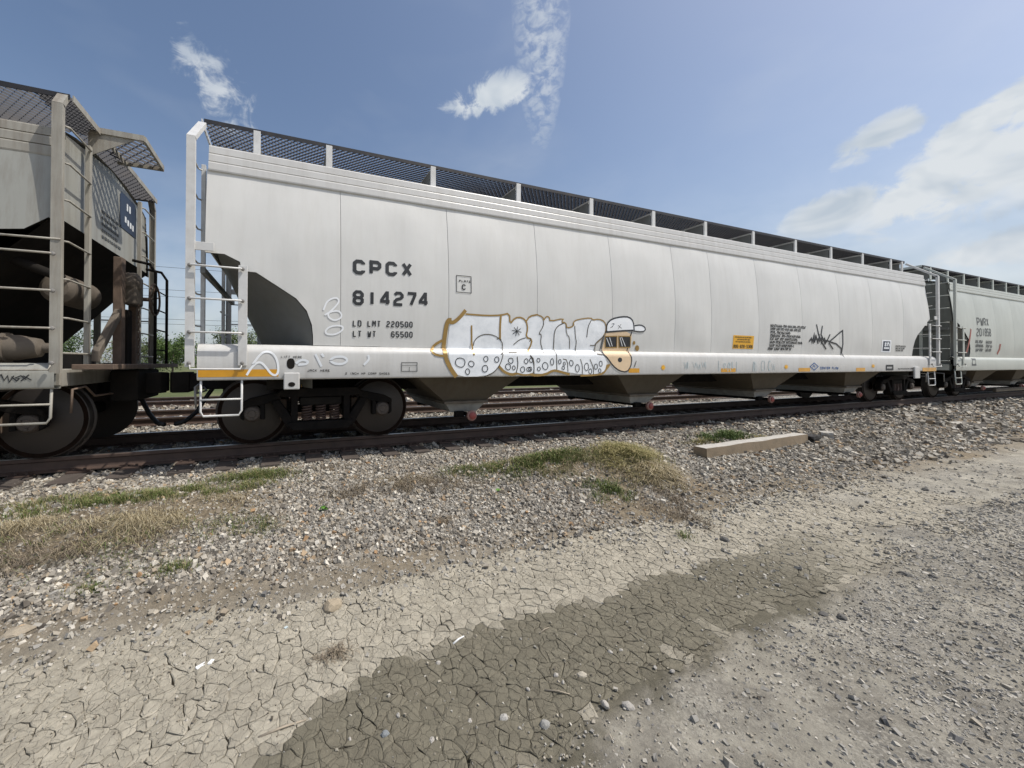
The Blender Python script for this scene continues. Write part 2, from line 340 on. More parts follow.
def ground():
    def axis(lo, hi, step, far_lo, far_hi):
        a = list(np.arange(lo, hi+1e-6, step)); d = step
        b = [a[-1]]
        while b[-1] < far_hi: d *= 1.13; b.append(b[-1]+d)
        d = step; c = [a[0]]
        while c[-1] > far_lo: d *= 1.13; c.append(c[-1]-d)
        return np.array(c[:0:-1]+a+b[1:])
    xs = axis(-3, 10, .055, -700, 900); ys = axis(-7.2, -1.0, .05, -500, 900)
    X, Y = np.meshgrid(xs, ys, indexing='ij'); Z = gz0(X, Y)
    mud = mud_mask(X, Y); plate = mud*sstep(9.6, 8.6, X)*sstep(-3.0, -2.4, X)
    Z = Z-.030*plate
    n, k = X.shape; idx = np.arange(n*k).reshape(n, k)
    Fq = np.stack([idx[:-1, :-1], idx[1:, :-1], idx[1:, 1:], idx[:-1, 1:]], -1).reshape(-1, 4)
    o = np_mesh('ground', np.stack([X, Y, Z], -1).reshape(-1, 3), Fq, smooth=True)
    col = np.zeros((n*k, 4), np.float32)
    col[:, 0] = mud.ravel(); col[:, 1] = wet_mask(X, Y).ravel()
    ballast = sstep(-3.75, -3.35, Y+.2*fbm(X, Y, 1.1, 41.))*sstep(11.6, 10.8, Y+.4*fbm(X, Y, .4, 43.))
    col[:, 2] = ballast.ravel()
    soil = sstep(.1, .5, fbm(X, Y, .8, 51.)+.35*np.exp(-((Y+2.2)/.55)**2))*(Y < -1.6)*(Y > -3.8)
    soil = np.maximum(soil, np.exp(-((Y+3.58)/.26)**2)*(.62+.38*vnoise(X, Y, 2.3, 3.)))
    for (cx, cy, rx, ry) in ((5.1, -2.85, .85, .7), (6.1, -3.3, 1.1, .35), (8.0, -3.45, 1.6, .3), (4.4, -2.4, .95, .55), (-1.2, -2.4, 1.4, .45), (1.8, -2.0, 1.2, .35)):
        soil = np.maximum(soil, np.exp(-(((X-cx)/rx)**2+((Y-cy)/ry)**2))*.9)
    col[:, 3] = soil.ravel()
    me = o.data; a = me.color_attributes.new('zone', 'FLOAT_COLOR', 'POINT'); a.data.foreach_set('color', col.ravel())
    ma = bpy.data.materials.new('ground_soil'); ma.use_nodes = True; nt = ma.node_tree; N = nt.nodes; L = nt.links; p = N['Principled BSDF']
    p.inputs['Roughness'].default_value = .92; p.inputs['Specular IOR Level'].default_value = .2
    tc = N.new('ShaderNodeTexCoord'); co = tc.outputs['Object']
    at_ = N.new('ShaderNodeAttribute'); at_.attribute_name = 'zone'
    sp = N.new('ShaderNodeSeparateColor'); L.new(at_.outputs['Color'], sp.inputs[0])
    def nz(s, d=6, r=.6):
        n = N.new('ShaderNodeTexNoise'); n.inputs['Scale'].default_value = s; n.inputs['Detail'].default_value = d; n.inputs['Roughness'].default_value = r; L.new(co, n.inputs[0]); return n.outputs[0]
    def ramp(fac, stops):
        r = N.new('ShaderNodeValToRGB'); L.new(fac, r.inputs[0]); e = r.color_ramp.elements
        while len(e) < len(stops): e.new(.5)
        for el, (t, c) in zip(e, stops): el.position = t; el.color = (*c, 1)
        return r.outputs[0]
    def mixc(f, a, b):
        mx = N.new('ShaderNodeMix'); mx.data_type = 'RGBA'; L.new(f, mx.inputs['Factor']); L.new(a, mx.inputs['A']); L.new(b, mx.inputs['B']); return mx.outputs['Result']
    road0 = ramp(nz(2.6, 9, .76), [(.30, (.135, .122, .098)), (.44, (.235, .217, .18)), (.57, (.36, .335, .275)), (.70, (.52, .485, .40))])
    vr = N.new('ShaderNodeTexVoronoi'); vr.inputs['Scale'].default_value = 95; L.new(co, vr.inputs[0]); vrs = N.new('ShaderNodeSeparateColor'); L.new(vr.outputs['Color'], vrs.inputs[0])
    grit = ramp(vrs.outputs[0], [(0, (.14, .13, .115)), (.6, (.30, .285, .245)), (1, (.48, .45, .385))]); gm = ramp(nz(1.4, 8, .7), [(.42, (0, 0, 0)), (.62, (.75, .75, .75))]); road = mixc(gm, road0, grit)
    far = ramp(nz(.35, 8, .65), [(.3, (.06, .085, .03)), (.55, (.12, .13, .055)), (.75, (.22, .20, .11))])
    mudc = ramp(nz(7, 8, .78), [(.3, (.20, .172, .128)), (.5, (.31, .275, .21)), (.7, (.42, .38, .30))])
    wetc = ramp(nz(6, 6, .6), [(.3, (.11, .10, .073)), (.7, (.175, .16, .118))])
    vor = N.new('ShaderNodeTexVoronoi'); vor.inputs['Scale'].default_value = 24; L.new(co, vor.inputs[0])
    vs = N.new('ShaderNodeSeparateColor'); L.new(vor.outputs['Color'], vs.inputs[0])
    bal = ramp(vs.outputs[0], [(0, (.10, .09, .075)), (.35, (.21, .195, .17)), (.7, (.32, .305, .275)), (1, (.5, .48, .44))])
    soilc = ramp(nz(9, 8, .8), [(.3, (.10, .079, .053)), (.5, (.20, .163, .112)), (.7, (.33, .275, .195))])
    # everything south of the tracks is dusty road; beyond the yard it is rough grass
    sx = N.new('ShaderNodeSeparateXYZ'); L.new(co, sx.inputs[0])
    gr = N.new('ShaderNodeMapRange'); L.new(sx.outputs[1], gr.inputs[0]); gr.inputs[1].default_value = 10.5; gr.inputs[2].default_value = 12
    c = mixc(gr.outputs[0], road, far); c = mixc(sp.outputs[0], c, mudc); c = mixc(sp.outputs[1], c, wetc); c = mixc(sp.outputs[2], c, bal)
    c = mixc(at_.outputs['Alpha'], c, soilc)
    L.new(c, p.inputs['Base Color'])
    v2 = N.new('ShaderNodeTexVoronoi'); v2.inputs['Scale'].default_value = 24; L.new(co, v2.inputs[0])
    mu = N.new('ShaderNodeMath'); mu.operation = 'MULTIPLY'; L.new(v2.outputs['Distance'], mu.inputs[0]); L.new(sp.outputs[2], mu.inputs[1])
    b1 = N.new('ShaderNodeBump'); b1.inputs['Strength'].default_value = .8; b1.inputs['Distance'].default_value = .03; b1.invert = True; L.new(mu.outputs[0], b1.inputs['Height'])
    # hairline cracks of the far mud, too small to build
    v3 = N.new('ShaderNodeTexVoronoi'); v3.feature = 'DISTANCE_TO_EDGE'; v3.inputs['Scale'].default_value = 8.5; L.new(co, v3.inputs[0])
    mr = N.new('ShaderNodeMapRange'); L.new(v3.outputs['Distance'], mr.inputs[0]); mr.inputs[1].default_value = 0; mr.inputs[2].default_value = .09
    mu3 = N.new('ShaderNodeMath'); mu3.operation = 'MULTIPLY'; L.new(mr.outputs[0], mu3.inputs[0]); L.new(sp.outputs[0], mu3.inputs[1])
    b3 = N.new('ShaderNodeBump'); b3.inputs['Strength'].default_value = .9; b3.inputs['Distance'].default_value = .02; L.new(mu3.outputs[0], b3.inputs['Height']); L.new(b1.outputs[0], b3.inputs['Normal'])
    b2 = N.new('ShaderNodeBump'); b2.inputs['Strength'].default_value = .9; b2.inputs['Distance'].default_value = .02; L.new(nz(30, 8, .8), b2.inputs['Height']); L.new(b3.outputs[0], b2.inputs['Normal'])
    L.new(b2.outputs[0], p.inputs['Normal'])
    me.materials.append(ma)
    tag(o, 'dusty ground of gravel, soil and dried mud beside the tracks', kind='structure')
    return o
GROUND = ground()

# ------------------------------------------------------------------ cracked mud plates
def mud_plates():
    s = .068; seeds = []
    for j, y in enumerate(np.arange(-6.0, -3.3, s*.87)):
        for x in np.arange(-2.6, 9.6, s):
            f = 1.0
            seeds.append((x+(j % 2)*s/2+random.uniform(-.48, .48)*s, y+random.uniform(-.48, .48)*s))
    S = np.array(seeds); keep = RNG.random(len(S)) > .26; S = S[keep]
    mm = mud_mask(S[:, 0], S[:, 1]); ok = (mm > .35)
    cam2 = np.array(CAM[:2]); plates = []
    cell = {}
    for i, (x, y) in enumerate(S): cell.setdefault((int(x//.3), int(y//.3)), []).append(i)
    for i in np.nonzero(ok)[0]:
        px, py = S[i]; cx, cy = int(px//.3), int(py//.3)
        nb = [k for a in (-1, 0, 1) for b in (-1, 0, 1) for k in cell.get((cx+a, cy+b), ()) if k != i]
        poly = [(px-.2, py-.2), (px+.2, py-.2), (px+.2, py+.2), (px-.2, py+.2)]
        for k in nb:
            qx, qy = S[k]; nx, ny = qx-px, qy-py; d = (qx*qx+qy*qy-px*px-py*py)/2
            out = []; n = len(poly)
            for a in range(n):
                A, Bq = poly[a], poly[(a+1) % n]; da = A[0]*nx+A[1]*ny-d; db = Bq[0]*nx+Bq[1]*ny-d
                if da <= 0: out.append(A)
                if da*db < 0: t = da/(da-db); out.append((A[0]+(Bq[0]-A[0])*t, A[1]+(Bq[1]-A[1])*t))
            poly = out
            if len(poly) < 3: break
        if len(poly) < 3: continue
        P = []
        n = len(poly)
        for a in range(n):
            A, Bq = poly[a], poly[(a+1) % n]; l = math.hypot(A[0]-Bq[0], A[1]-Bq[1])
            if l < .012: continue
            k = 1 if l < .022 else (2 if l < .05 else 3)
            for q in range(k): P.append((A[0]+(Bq[0]-A[0])*q/k, A[1]+(Bq[1]-A[1])*q/k))
        if len(P) < 4: continue
        P = np.array(P); W = np.stack([P[:, 0]+.017*vnoise(P[:, 0], P[:, 1], 15, 61.)+.010*vnoise(P[:, 0], P[:, 1], 42, 63.), P[:, 1]+.017*vnoise(P[:, 0], P[:, 1], 15, 67.)+.010*vnoise(P[:, 0], P[:, 1], 42, 69.)], -1)
        plates.append((i, W, mm[i]))
    res = []; pre = []
    C0 = np.array([W.mean(0) for _, W, _ in plates]); WM = wet_mask(C0[:, 0], C0[:, 1]); GC = gz0(C0[:, 0], C0[:, 1])
    for (i, W, mv), c, wet in zip(plates, C0, WM):
        rg = np.random.default_rng(int(i)+5); gap = rg.choice((.0005, .0014, .0024, .0040), p=(.28, .34, .26, .12))*(1-.4*wet)
        d = W-c; r = np.linalg.norm(d, axis=1, keepdims=True); W2 = c+d*np.maximum(.5, 1-gap*rg.uniform(.5, 1.5, r.shape)/np.maximum(r, .01)); pre.append((W2, c+(W2-c)*.80))
    GW = gz0(*np.concatenate([p[0] for p in pre]).T); GI = gz0(*np.concatenate([p[1] for p in pre]).T); o = 0
    for (i, W, mv), c, wet, gc, (W2, inner) in zip(plates, C0, WM, GC, pre):
        n = len(W2); gzv, giv = GW[o:o+n], GI[o:o+n]; o += n; wet = float(wet)
        rg = np.random.default_rng(int(i)+9); tilt = rg.normal(0, .016*(1-.6*wet), 2); lift = rg.normal(0, .0018*(1-.5*wet)) - .022*max(0, .75-mv)
        curl = .003*(1-wet)*rg.uniform(-.3, 1)
        top = gzv+lift+(W2-c)@tilt; it = giv+lift+(inner-c)@tilt-curl*.4
        V = np.concatenate([np.c_[inner, it], np.c_[W2, top-.004*rg.uniform(.3, 1.4, n)+curl*.5], np.c_[W2, top-.045], [[c[0], c[1], gc+lift-curl]]])
        Fc = []
        for k in range(n):
            q = (k+1) % n
            Fc += [(k, q, 3*n), (k+n, q+n, q), (k+n, q, k), (k+2*n, q+2*n, q+n), (k+2*n, q+n, k+n)]
        dry = np.array((.358, .328, .262))*rg.uniform(.88, 1.08); wc = np.array((.160, .146, .108))*rg.uniform(.92, 1.08)
        colr = dry*(1-wet)+wc*wet
        area = .5*abs(np.sum(W2[:, 0]*np.roll(W2[:, 1], -1)-W2[:, 1]*np.roll(W2[:, 0], -1)))
        dv = Vector((c[0], c[1], gc))-CAM; dep = dv.dot(Fv)
        u = PPX+FPX*dv.dot(Rr)/max(dep, .1); vv = PPY-FPX*dv.dot(Ur)/max(dep, .1)
        vis = dep > .3 and -5 < u < 1029 and vv < 775
        res.append((area/dep**3 if vis else 0, V, Fc, colr))
    res.sort(key=lambda t: -t[0])
    for (a, V, Fc, c) in res[:300]:
        np_mesh('mud_plate', V, Fc, np.tile(c, (len(V), 1)), M_MUD, parent=GROUND)
    VV, FF, CC, o = [], [], [], 0
    for (a, V, Fc, c) in res[300:]:
        VV.append(V); FF.append(np.array(Fc)+o); CC.append(np.tile(c, (len(V), 1))); o += len(V)
    np_mesh('mud_plate_field', np.concatenate(VV), np.concatenate(FF), np.concatenate(CC), M_MUD, kind='stuff', parent=GROUND)
mud_plates()

# ------------------------------------------------------------------ tracks
def rail_profile():
    h = [(-.072, -.172), (.072, -.172), (.072, -.160), (.014, -.143), (.010, -.128), (.010, -.055), (.034, -.040), (.036, -.010), (.027, 0)]
    return h+[(-a, b) for a, b in h[:1:-1]]
def track(yc, ztop, xa, xb, label, grp, tie_x):
    t = thing('railway_track', ((xa+xb)/2, yc, ztop-.34), label, 'track', grp)
    pr = rail_profile()
    for s in (-1, 1):
        mb = MB(); y = yc+s*.7535
        G = [[(x, y+a, ztop+b) for a, b in pr+[pr[0]]] for x in np.linspace(xa, xb, 60)]
        mb.sheet(G); r = mb.build('rail', M_RAIL, t)
        h = MB(); h.box(xa, xb, y-.024, y+.024, ztop-.002, ztop+.002); h.build('rail_head', M_RAILTOP, r)
    me = MB().box(-.112, .112, -1.34, 1.30, -.34, -.176).mesh('tie'); me.materials.append(M_TIE)
    pl = MB(); pl.box(-.10, .10, -.19, .19, -.1755, -.160)
    for a in (-.05, .05):
        for b in (-.095, .095): pl.box(a-.012, a+.012, b-.014, b+.014, -.165, -.138)
    pm = pl.mesh('tie_plate'); pm.materials.append(M_RAIL)
    for x in tie_x:
        jx = x+random.uniform(-.03, .03)
        o = link('tie', me, None, t, loc=(jx, yc+random.uniform(-.05, .03), ztop-random.uniform(0, .008)-(.03 if yc > 0 else 0)), rot=(0, 0, random.uniform(-.02, .02)))
        if yc == 0:
            for s in (-1, 1): link('tie_plate', pm, None, t, loc=(jx, s*.7535, ztop))
    return t
track(0, 0, -40, 70, 'track of rusty rails on dark wooden ties carrying the hopper cars', None, np.arange(-4.0, 26, .53))
track(4.15, -.08, -40, 70, 'empty rusty track directly behind the hopper cars', None, np.arange(-6.0, 22, .53))
track(8.35, -.08, -40, 70, 'empty rusty track farthest behind the hopper cars, beside the grass', None, np.arange(-8.0, 26, .53))

# ------------------------------------------------------------------ loose stone
ICO = np.array([(a, b, c) for a in (-1, 1) for b in (-1, 1) for c in (-1, 1)])*.72
ICOF = np.array([(0, 1, 3), (0, 3, 2), (4, 6, 7), (4, 7, 5), (0, 4, 5), (0, 5, 1), (2, 3, 7), (2, 7, 6), (0, 2, 6), (0, 6, 4), (1, 5, 7), (1, 7, 3)])
PAL = np.array([(.40, .385, .355), (.30, .285, .26), (.215, .205, .19), (.50, .485, .45), (.33, .29, .235), (.16, .148, .132), (.40, .31, .215), (.60, .59, .56), (.34, .225, .13), (.11, .10, .09)])
PAL = PAL*np.array((.945, .90, .815))
PALW = np.array([.2, .2, .15, .11, .12, .09, .03, .05, .010, .06])
def stones(name, X, Y, size, pal, palw, ma, label, sink=.25, flat=(.55, .95), parent=None):
    n = len(X); Z = gz0(X, Y)
    V = np.repeat(ICO[None], n, 0)*(1+RNG.uniform(-.42, .28, (n, 8, 3)))
    sc = np.stack([RNG.uniform(.75, 1.25, n), RNG.uniform(.65, 1.0, n), RNG.uniform(*flat, n)], -1)*size[:, None]
    V = V*sc[:, None, :]
    q = RNG.normal(size=(n, 4)); q[:, 1:3] *= .45; q /= np.linalg.norm(q, axis=1, keepdims=True); w, x, y, z = q.T
    Rm = np.stack([np.stack([1-2*(y*y+z*z), 2*(x*y-z*w), 2*(x*z+y*w)], -1), np.stack([2*(x*y+z*w), 1-2*(x*x+z*z), 2*(y*z-x*w)], -1), np.stack([2*(x*z-y*w), 2*(y*z+x*w), 1-2*(x*x+y*y)], -1)], 1)
    V = np.einsum('nij,nkj->nki', Rm, V)
    V += np.stack([X, Y, Z+size*(.6-sink*2)+RNG.uniform(-.2, .35, n)*size], -1)[:, None, :]
    c = pal[RNG.choice(len(pal), n, p=palw/palw.sum())]*RNG.uniform(.8, 1.12, (n, 1))
    Fc = (ICOF[None]+(np.arange(n)*8)[:, None, None]).reshape(-1, 3)
    o = np_mesh(name, V.reshape(-1, 3), Fc, np.repeat(c, 8, 0), ma, kind='stuff')
    return tag(o, label, 'gravel')
def scatter(dens, x0, x1, y0, y1, fn):
    n = int(dens*(x1-x0)*(y1-y0)); X = RNG.uniform(x0, x1, n); Y = RNG.uniform(y0, y1, n)
    k = RNG.random(n) < fn(X, Y); return X[k], Y[k]
SOILP = ((5.15, -2.75, .6, .6), (4.3, -2.3, .6, .35), (-1.2, -2.42, 1.0, .25), (1.8, -1.95, .9, .2))
def bal_fn(X, Y):
    f = sstep(-3.72, -3.30, Y+.22*fbm(X, Y, 1.1, 41.))*np.where(Y > -1.34, .8, 1)
    f = f*(1-.78*sstep(.12, .5, fbm(X, Y, .8, 51.)+.25*np.exp(-((Y+2.2)/.5)**2))*(Y < -1.75))
    for (cx, cy, rx, ry) in SOILP: f = f*(1-.85*np.exp(-((X-cx)/rx)**2-((Y-cy)/ry)**2))
    return np.clip(f, .04*(Y > -3.9), 1)
parts = []
for (d, a, b, sz) in ((2700, -3.0, 4.5, .0127), (1700, 4.5, 9, .0160), (760, 9, 15, .023), (240, 15, 27, .036)):
    X, Y = scatter(d, a, b, -4.0, -.9, bal_fn); parts.append((X, Y, np.clip(RNG.lognormal(-.06, .45, len(X)), .4, 2.6)*sz))
for (d, a, b, y0, y1, sz) in ((210, -5, 11, -.9, 3.0, .027), (160, -6, 16, 3.0, 6.5, .035), (60, -8, 22, 6.5, 10.6, .05)):
    X, Y = scatter(d, a, b, y0, y1, lambda X, Y: np.where((np.abs(Y) < .9) | True, 1., 1.)); parts.append((X, Y, np.clip(RNG.lognormal(0, .3, len(X)), .5, 2)*sz))
stones('ballast', np.concatenate([p[0] for p in parts]), np.concatenate([p[1] for p in parts]), np.concatenate([p[2] for p in parts]), PAL, PALW, M_ROCK,
       'pale grey crushed stone ballast on the bank and between the rails')
def road_fn(X, Y):
    t = np.interp(X, [-2, 0, 1, 2.6, 4.2, 6, 9, 16], [-6.2, -5.9, -5.25, -5.12, -5.0, -4.7, -4.3, -4.0])
    f = sstep(-.05, .35, t-Y+.25*fbm(X, Y, 1.6, 71.))
    return f*(.42+.58*sstep(-.25, .25, fbm(X, Y, .9, 75.)))
RP = np.array([(.37, .348, .30), (.28, .267, .238), (.46, .43, .37), (.18, .174, .165), (.34, .305, .245)]); RW = np.array([.3, .22, .22, .1, .16])
parts = []
for (d, a, b, sz) in ((2600, .3, 5.5, .0060), (1500, 5.5, 9, .0088), (500, 9, 18, .014)):
    X, Y = scatter(d, a, b, -7.4, -4.7, road_fn); parts.append((X, Y, np.clip(RNG.lognormal(0, .42, len(X)), .4, 2.6)*sz))
X, Y = scatter(190, .6, 8, -6.8, -4.9, road_fn); parts.append((X, Y, np.clip(RNG.lognormal(0, .4, len(X)), .5, 2.2)*.012))
X, Y = scatter(140, 3.5, 12, -4.9, -3.6, lambda X, Y: X*0+1); parts.append((X, Y, np.clip(RNG.lognormal(0, .5, len(X)), .4, 2.2)*.012))
X, Y = scatter(70, -2, 9, -5.4, -3.5, lambda X, Y: X*0+1); parts.append((X, Y, np.clip(RNG.lognormal(0, .6, len(X)), .4, 2.8)*.0045))
X, Y = scatter(800, -2.8, 4.5, -4.1, -1.7, lambda X, Y: .35+.65*sstep(-4.0, -3.4, Y)); parts.append((X, Y, np.clip(RNG.lognormal(0, .5, len(X)), .4, 2.4)*.0062))
X, Y = scatter(500, 4.5, 9, -4.1, -1.7, lambda X, Y: .4+.6*sstep(-4.0, -3.4, Y)); parts.append((X, Y, np.clip(RNG.lognormal(0, .5, len(X)), .4, 2.4)*.009))
X, Y = scatter(330, -2.4, 9, -4.1, -3.5, lambda X, Y: sstep(-4.05, -3.6, Y)); parts.append((X, Y, np.clip(RNG.lognormal(0, .5, len(X)), .4, 2.4)*.012))
stones('road_gravel', np.concatenate([p[0] for p in parts]), np.concatenate([p[1] for p in parts]), np.concatenate([p[2] for p in parts]), RP, RW, M_ROCK,
       'fine grey angular gravel strewn over the dusty road', sink=.31, flat=(.4, .75))
X, Y = scatter(420, -2, 7, -5.6, -3.7, lambda X, Y: .25+.75*sstep(-.1, .3, fbm(X, Y, 1.5, 91.)))
stones('mud_crumbs', X, Y, np.clip(RNG.lognormal(0, .5, len(X)), .4, 2.6)*.0034, np.array([(.33, .295, .23), (.20, .175, .135), (.43, .39, .31), (.10, .085, .065)]), np.array([.4, .25, .2, .15]), M_ROCK, 'loose crumbs of dried soil over the cracked mud', sink=.1)

def at_ground(u, v):
    d = raydir(u, v); t = .6
    for i in range(3000):
        p = CAM+d*t
        if p.z < float(gz0(p.x, p.y)): return p
        t += .01
    return p
def boulder(name, u, v, w, label, col, cat='stone', grp=None, seed=0, flat=.6, rot=0):
    p = at_ground(u, v); rg = np.random.default_rng(seed); bm = bmesh.new(); bmesh.ops.create_icosphere(bm, subdivisions=2, radius=1)
    for q in bm.verts:
        n = noise.noise(q.co*1.3+Vector((seed*3.1, 0, 0)))*.35+noise.noise(q.co*3.2+Vector((0, seed*1.7, 0)))*.14
        q.co = q.co*(1+n); q.co.z = max(q.co.z*flat, -.35*flat); q.co.y *= .7
    me = bpy.data.meshes.new(name); bm.to_mesh(me); bm.free()
    ma = mat('stone_%d' % seed, col, .85, var=.22, scale=40, dirt=.5, dirtcol=tuple(c*.55 for c in col), bump=.6, bscale=70)
    o = link(name, me, ma, loc=(p.x, p.y, p.z+.28*flat*w/2)); o.scale = (w/2,)*3; o.rotation_euler = (0, 0, rot)
    return tag(o, label, cat, grp)
boulder('stone', 333, 607, .145, 'knobbly tan stone at the foot of the gravel bank', (.42, .35, .25), seed=3, rot=.35)
boulder('stone', 582, 676, .055, 'chipped cream stone lying on the dark wet mud', (.55, .50, .40), seed=5, rot=-.4)
boulder('stone', 20, 632, .15, 'flat buff slab of stone half sunk at the bank foot', (.42, .36, .27), seed=9, flat=.3, rot=.3)
boulder('stone', 385, 735, .042, 'blue grey pebble on the dark wet mud', (.27, .29, .30), seed=11, flat=.7)
boulder('stone', 545, 726, .055, 'square grey stone at the edge of the wet mud and road gravel', (.40, .39, .36), seed=13, flat=.8)
boulder('stone', 504, 719, .05, 'low white stone on the wet mud beside the road gravel', (.50, .48, .44), seed=15)
SMALLG = 'scattered pebbles on the mud'
for k, (u, v, w) in enumerate(((438, 664, .03), (432, 742, .03), (528, 690, .022), (556, 676, .026), (563, 683, .02), (610, 653, .03), (621, 651, .024), (470, 722, .025), (398, 716, .022), (672, 672, .026), (655, 668, .022), (605, 706, .04), (628, 708, .05), (648, 703, .035), (350, 740, .02), (310, 720, .018))):
    boulder('pebble', u, v, w*1.2, 'small pale pebble lying loose on the mud', (.50, .47, .42), 'pebble', SMALLG, seed=40+k % 5, flat=.75, rot=k)
for k, (u, v, w) in enumerate(((823, 615, .07), (842, 618, .07), (933, 577, .06), (905, 575, .08), (866, 610, .05), (925, 490, .10), (725, 540, .1))):
    boulder('dark_stone', u, v, w, 'dark grey flat stone lying on the dusty road edge', (.13, .125, .115), 'stone', 'dark stones on the road edge', seed=60+k % 3, flat=.5, rot=k*.7)

# ------------------------------------------------------------------ hopper cars
def hw(z): return 1.49-(.105*((z-2.1)/1.40)**2 if z > 2.1 else .030*((2.1-z)/.765)**2)          # half width of the body at height z
def mk_surf(seams):
    def pil(x, z):
        for a, b in zip(seams[:-1], seams[1:]):
            if a <= x <= b:
                t = (x-a)/(b-a); k = 1-abs(2*t-1)**2.4
                e = max(0, min(1, (z-1.36)/.35))*max(0, min(1, (3.52-z)/.3))
                return ((.0045 if b < 6 else .016)*k + (.016*noise.noise(Vector((x*.9, z*.8, 3)))+.006*noise.noise(Vector((x*2.6, z*.9, 7)))+.003*noise.noise(Vector((x*5, z*3.4, 9)))))*e
        return 0
    def surf(x, z):
        if z <= 1.365: return float(np.interp(z, [1.26, 1.285, 1.315, 1.347, 1.365], [1.54, 1.536, 1.521, 1.491, 1.464]))
        return hw(z)+pil(x, z)
    return pil, surf
def cut_fn(cut):
    cx = [c[0] for c in cut]; cz = [c[1] for c in cut]
    return lambda t: float(np.interp(t, cx, cz))
CUT_MAIN = [(.05, 2.46), (.27, 2.46), (.44, 2.38), (.455, 2.27), (.62, 2.265), (.87, 2.11), (1.09, 1.97), (1.22, 1.82), (1.285, 1.64), (1.30, 1.50), (1.302, 1.37)]
CUT_LEFT = [(.05, 2.66), (.09, 2.68), (.28, 2.53), (.50, 2.50), (1.3, 2.05), (2.0, 1.5), (2.15, 1.34)]

WHEEL_ME = {}
def wheel_mesh():
    if 'w' not in WHEEL_ME:
        # outer face towards -y: hub, dished plate, rim; flange on the +y side
        WHEEL_ME['w'] = MB().lathe([(.0, -.03), (.085, -.03), (.095, 0), (.12, .015), (.25, .045), (.36, .02), (.385, -.012), (.40, -.02), (.444, -.02), (.448, -.012)], (0, 0, 0), 'y', 40).mesh('wheel_plate')
        WHEEL_ME['t'] = MB().lathe([(.449, -.018), (.4545, -.014), (.4575, .06), (.462, .085), (.484, .092), (.482, .115), (.40, .118)], (0, 0, 0), 'y', 40).mesh('wheel_tread')
        cap = MB().lathe([(.105, .10), (.115, .02), (.112, -.02), (.09, -.045), (.086, -.052), (.05, -.054), (.045, -.062), (.0, -.062)], (0, 0, 0), 'y', 24)
        for k in range(3):
            q = 2*math.pi*k/3+.5; cap.lathe([(.015, -.045), (.015, -.066), (0, -.068)], (.062*math.cos(q), 0, .062*math.sin(q)), 'y', 6)
        WHEEL_ME['c'] = cap.mesh('bearing_cap')
        sp = MB()
        n = 90; turns = 6.5
        sp.tube([(.062*math.cos(2*math.pi*turns*k/n), .062*math.sin(2*math.pi*turns*k/n), k/n*.235) for k in range(n+1)], .0155, 6)
        WHEEL_ME['s'] = sp.mesh('spring')
        for k, mm_ in (('w', M_WHEEL), ('t', M_TREAD), ('c', M_BEAR), ('s', M_SPRING)):
            me = WHEEL_ME[k]; me.materials.append(mm_); me.polygons.foreach_set('use_smooth', [True]*len(me.polygons))
    return WHEEL_ME
def put(name, me, parent, loc, rot=(0, 0, 0), split=True):
    o = link(name, me, None, parent, loc=loc, rot=rot)
    if split: md = o.modifiers.new('split', 'EDGE_SPLIT'); md.split_angle = R(38)
    return o
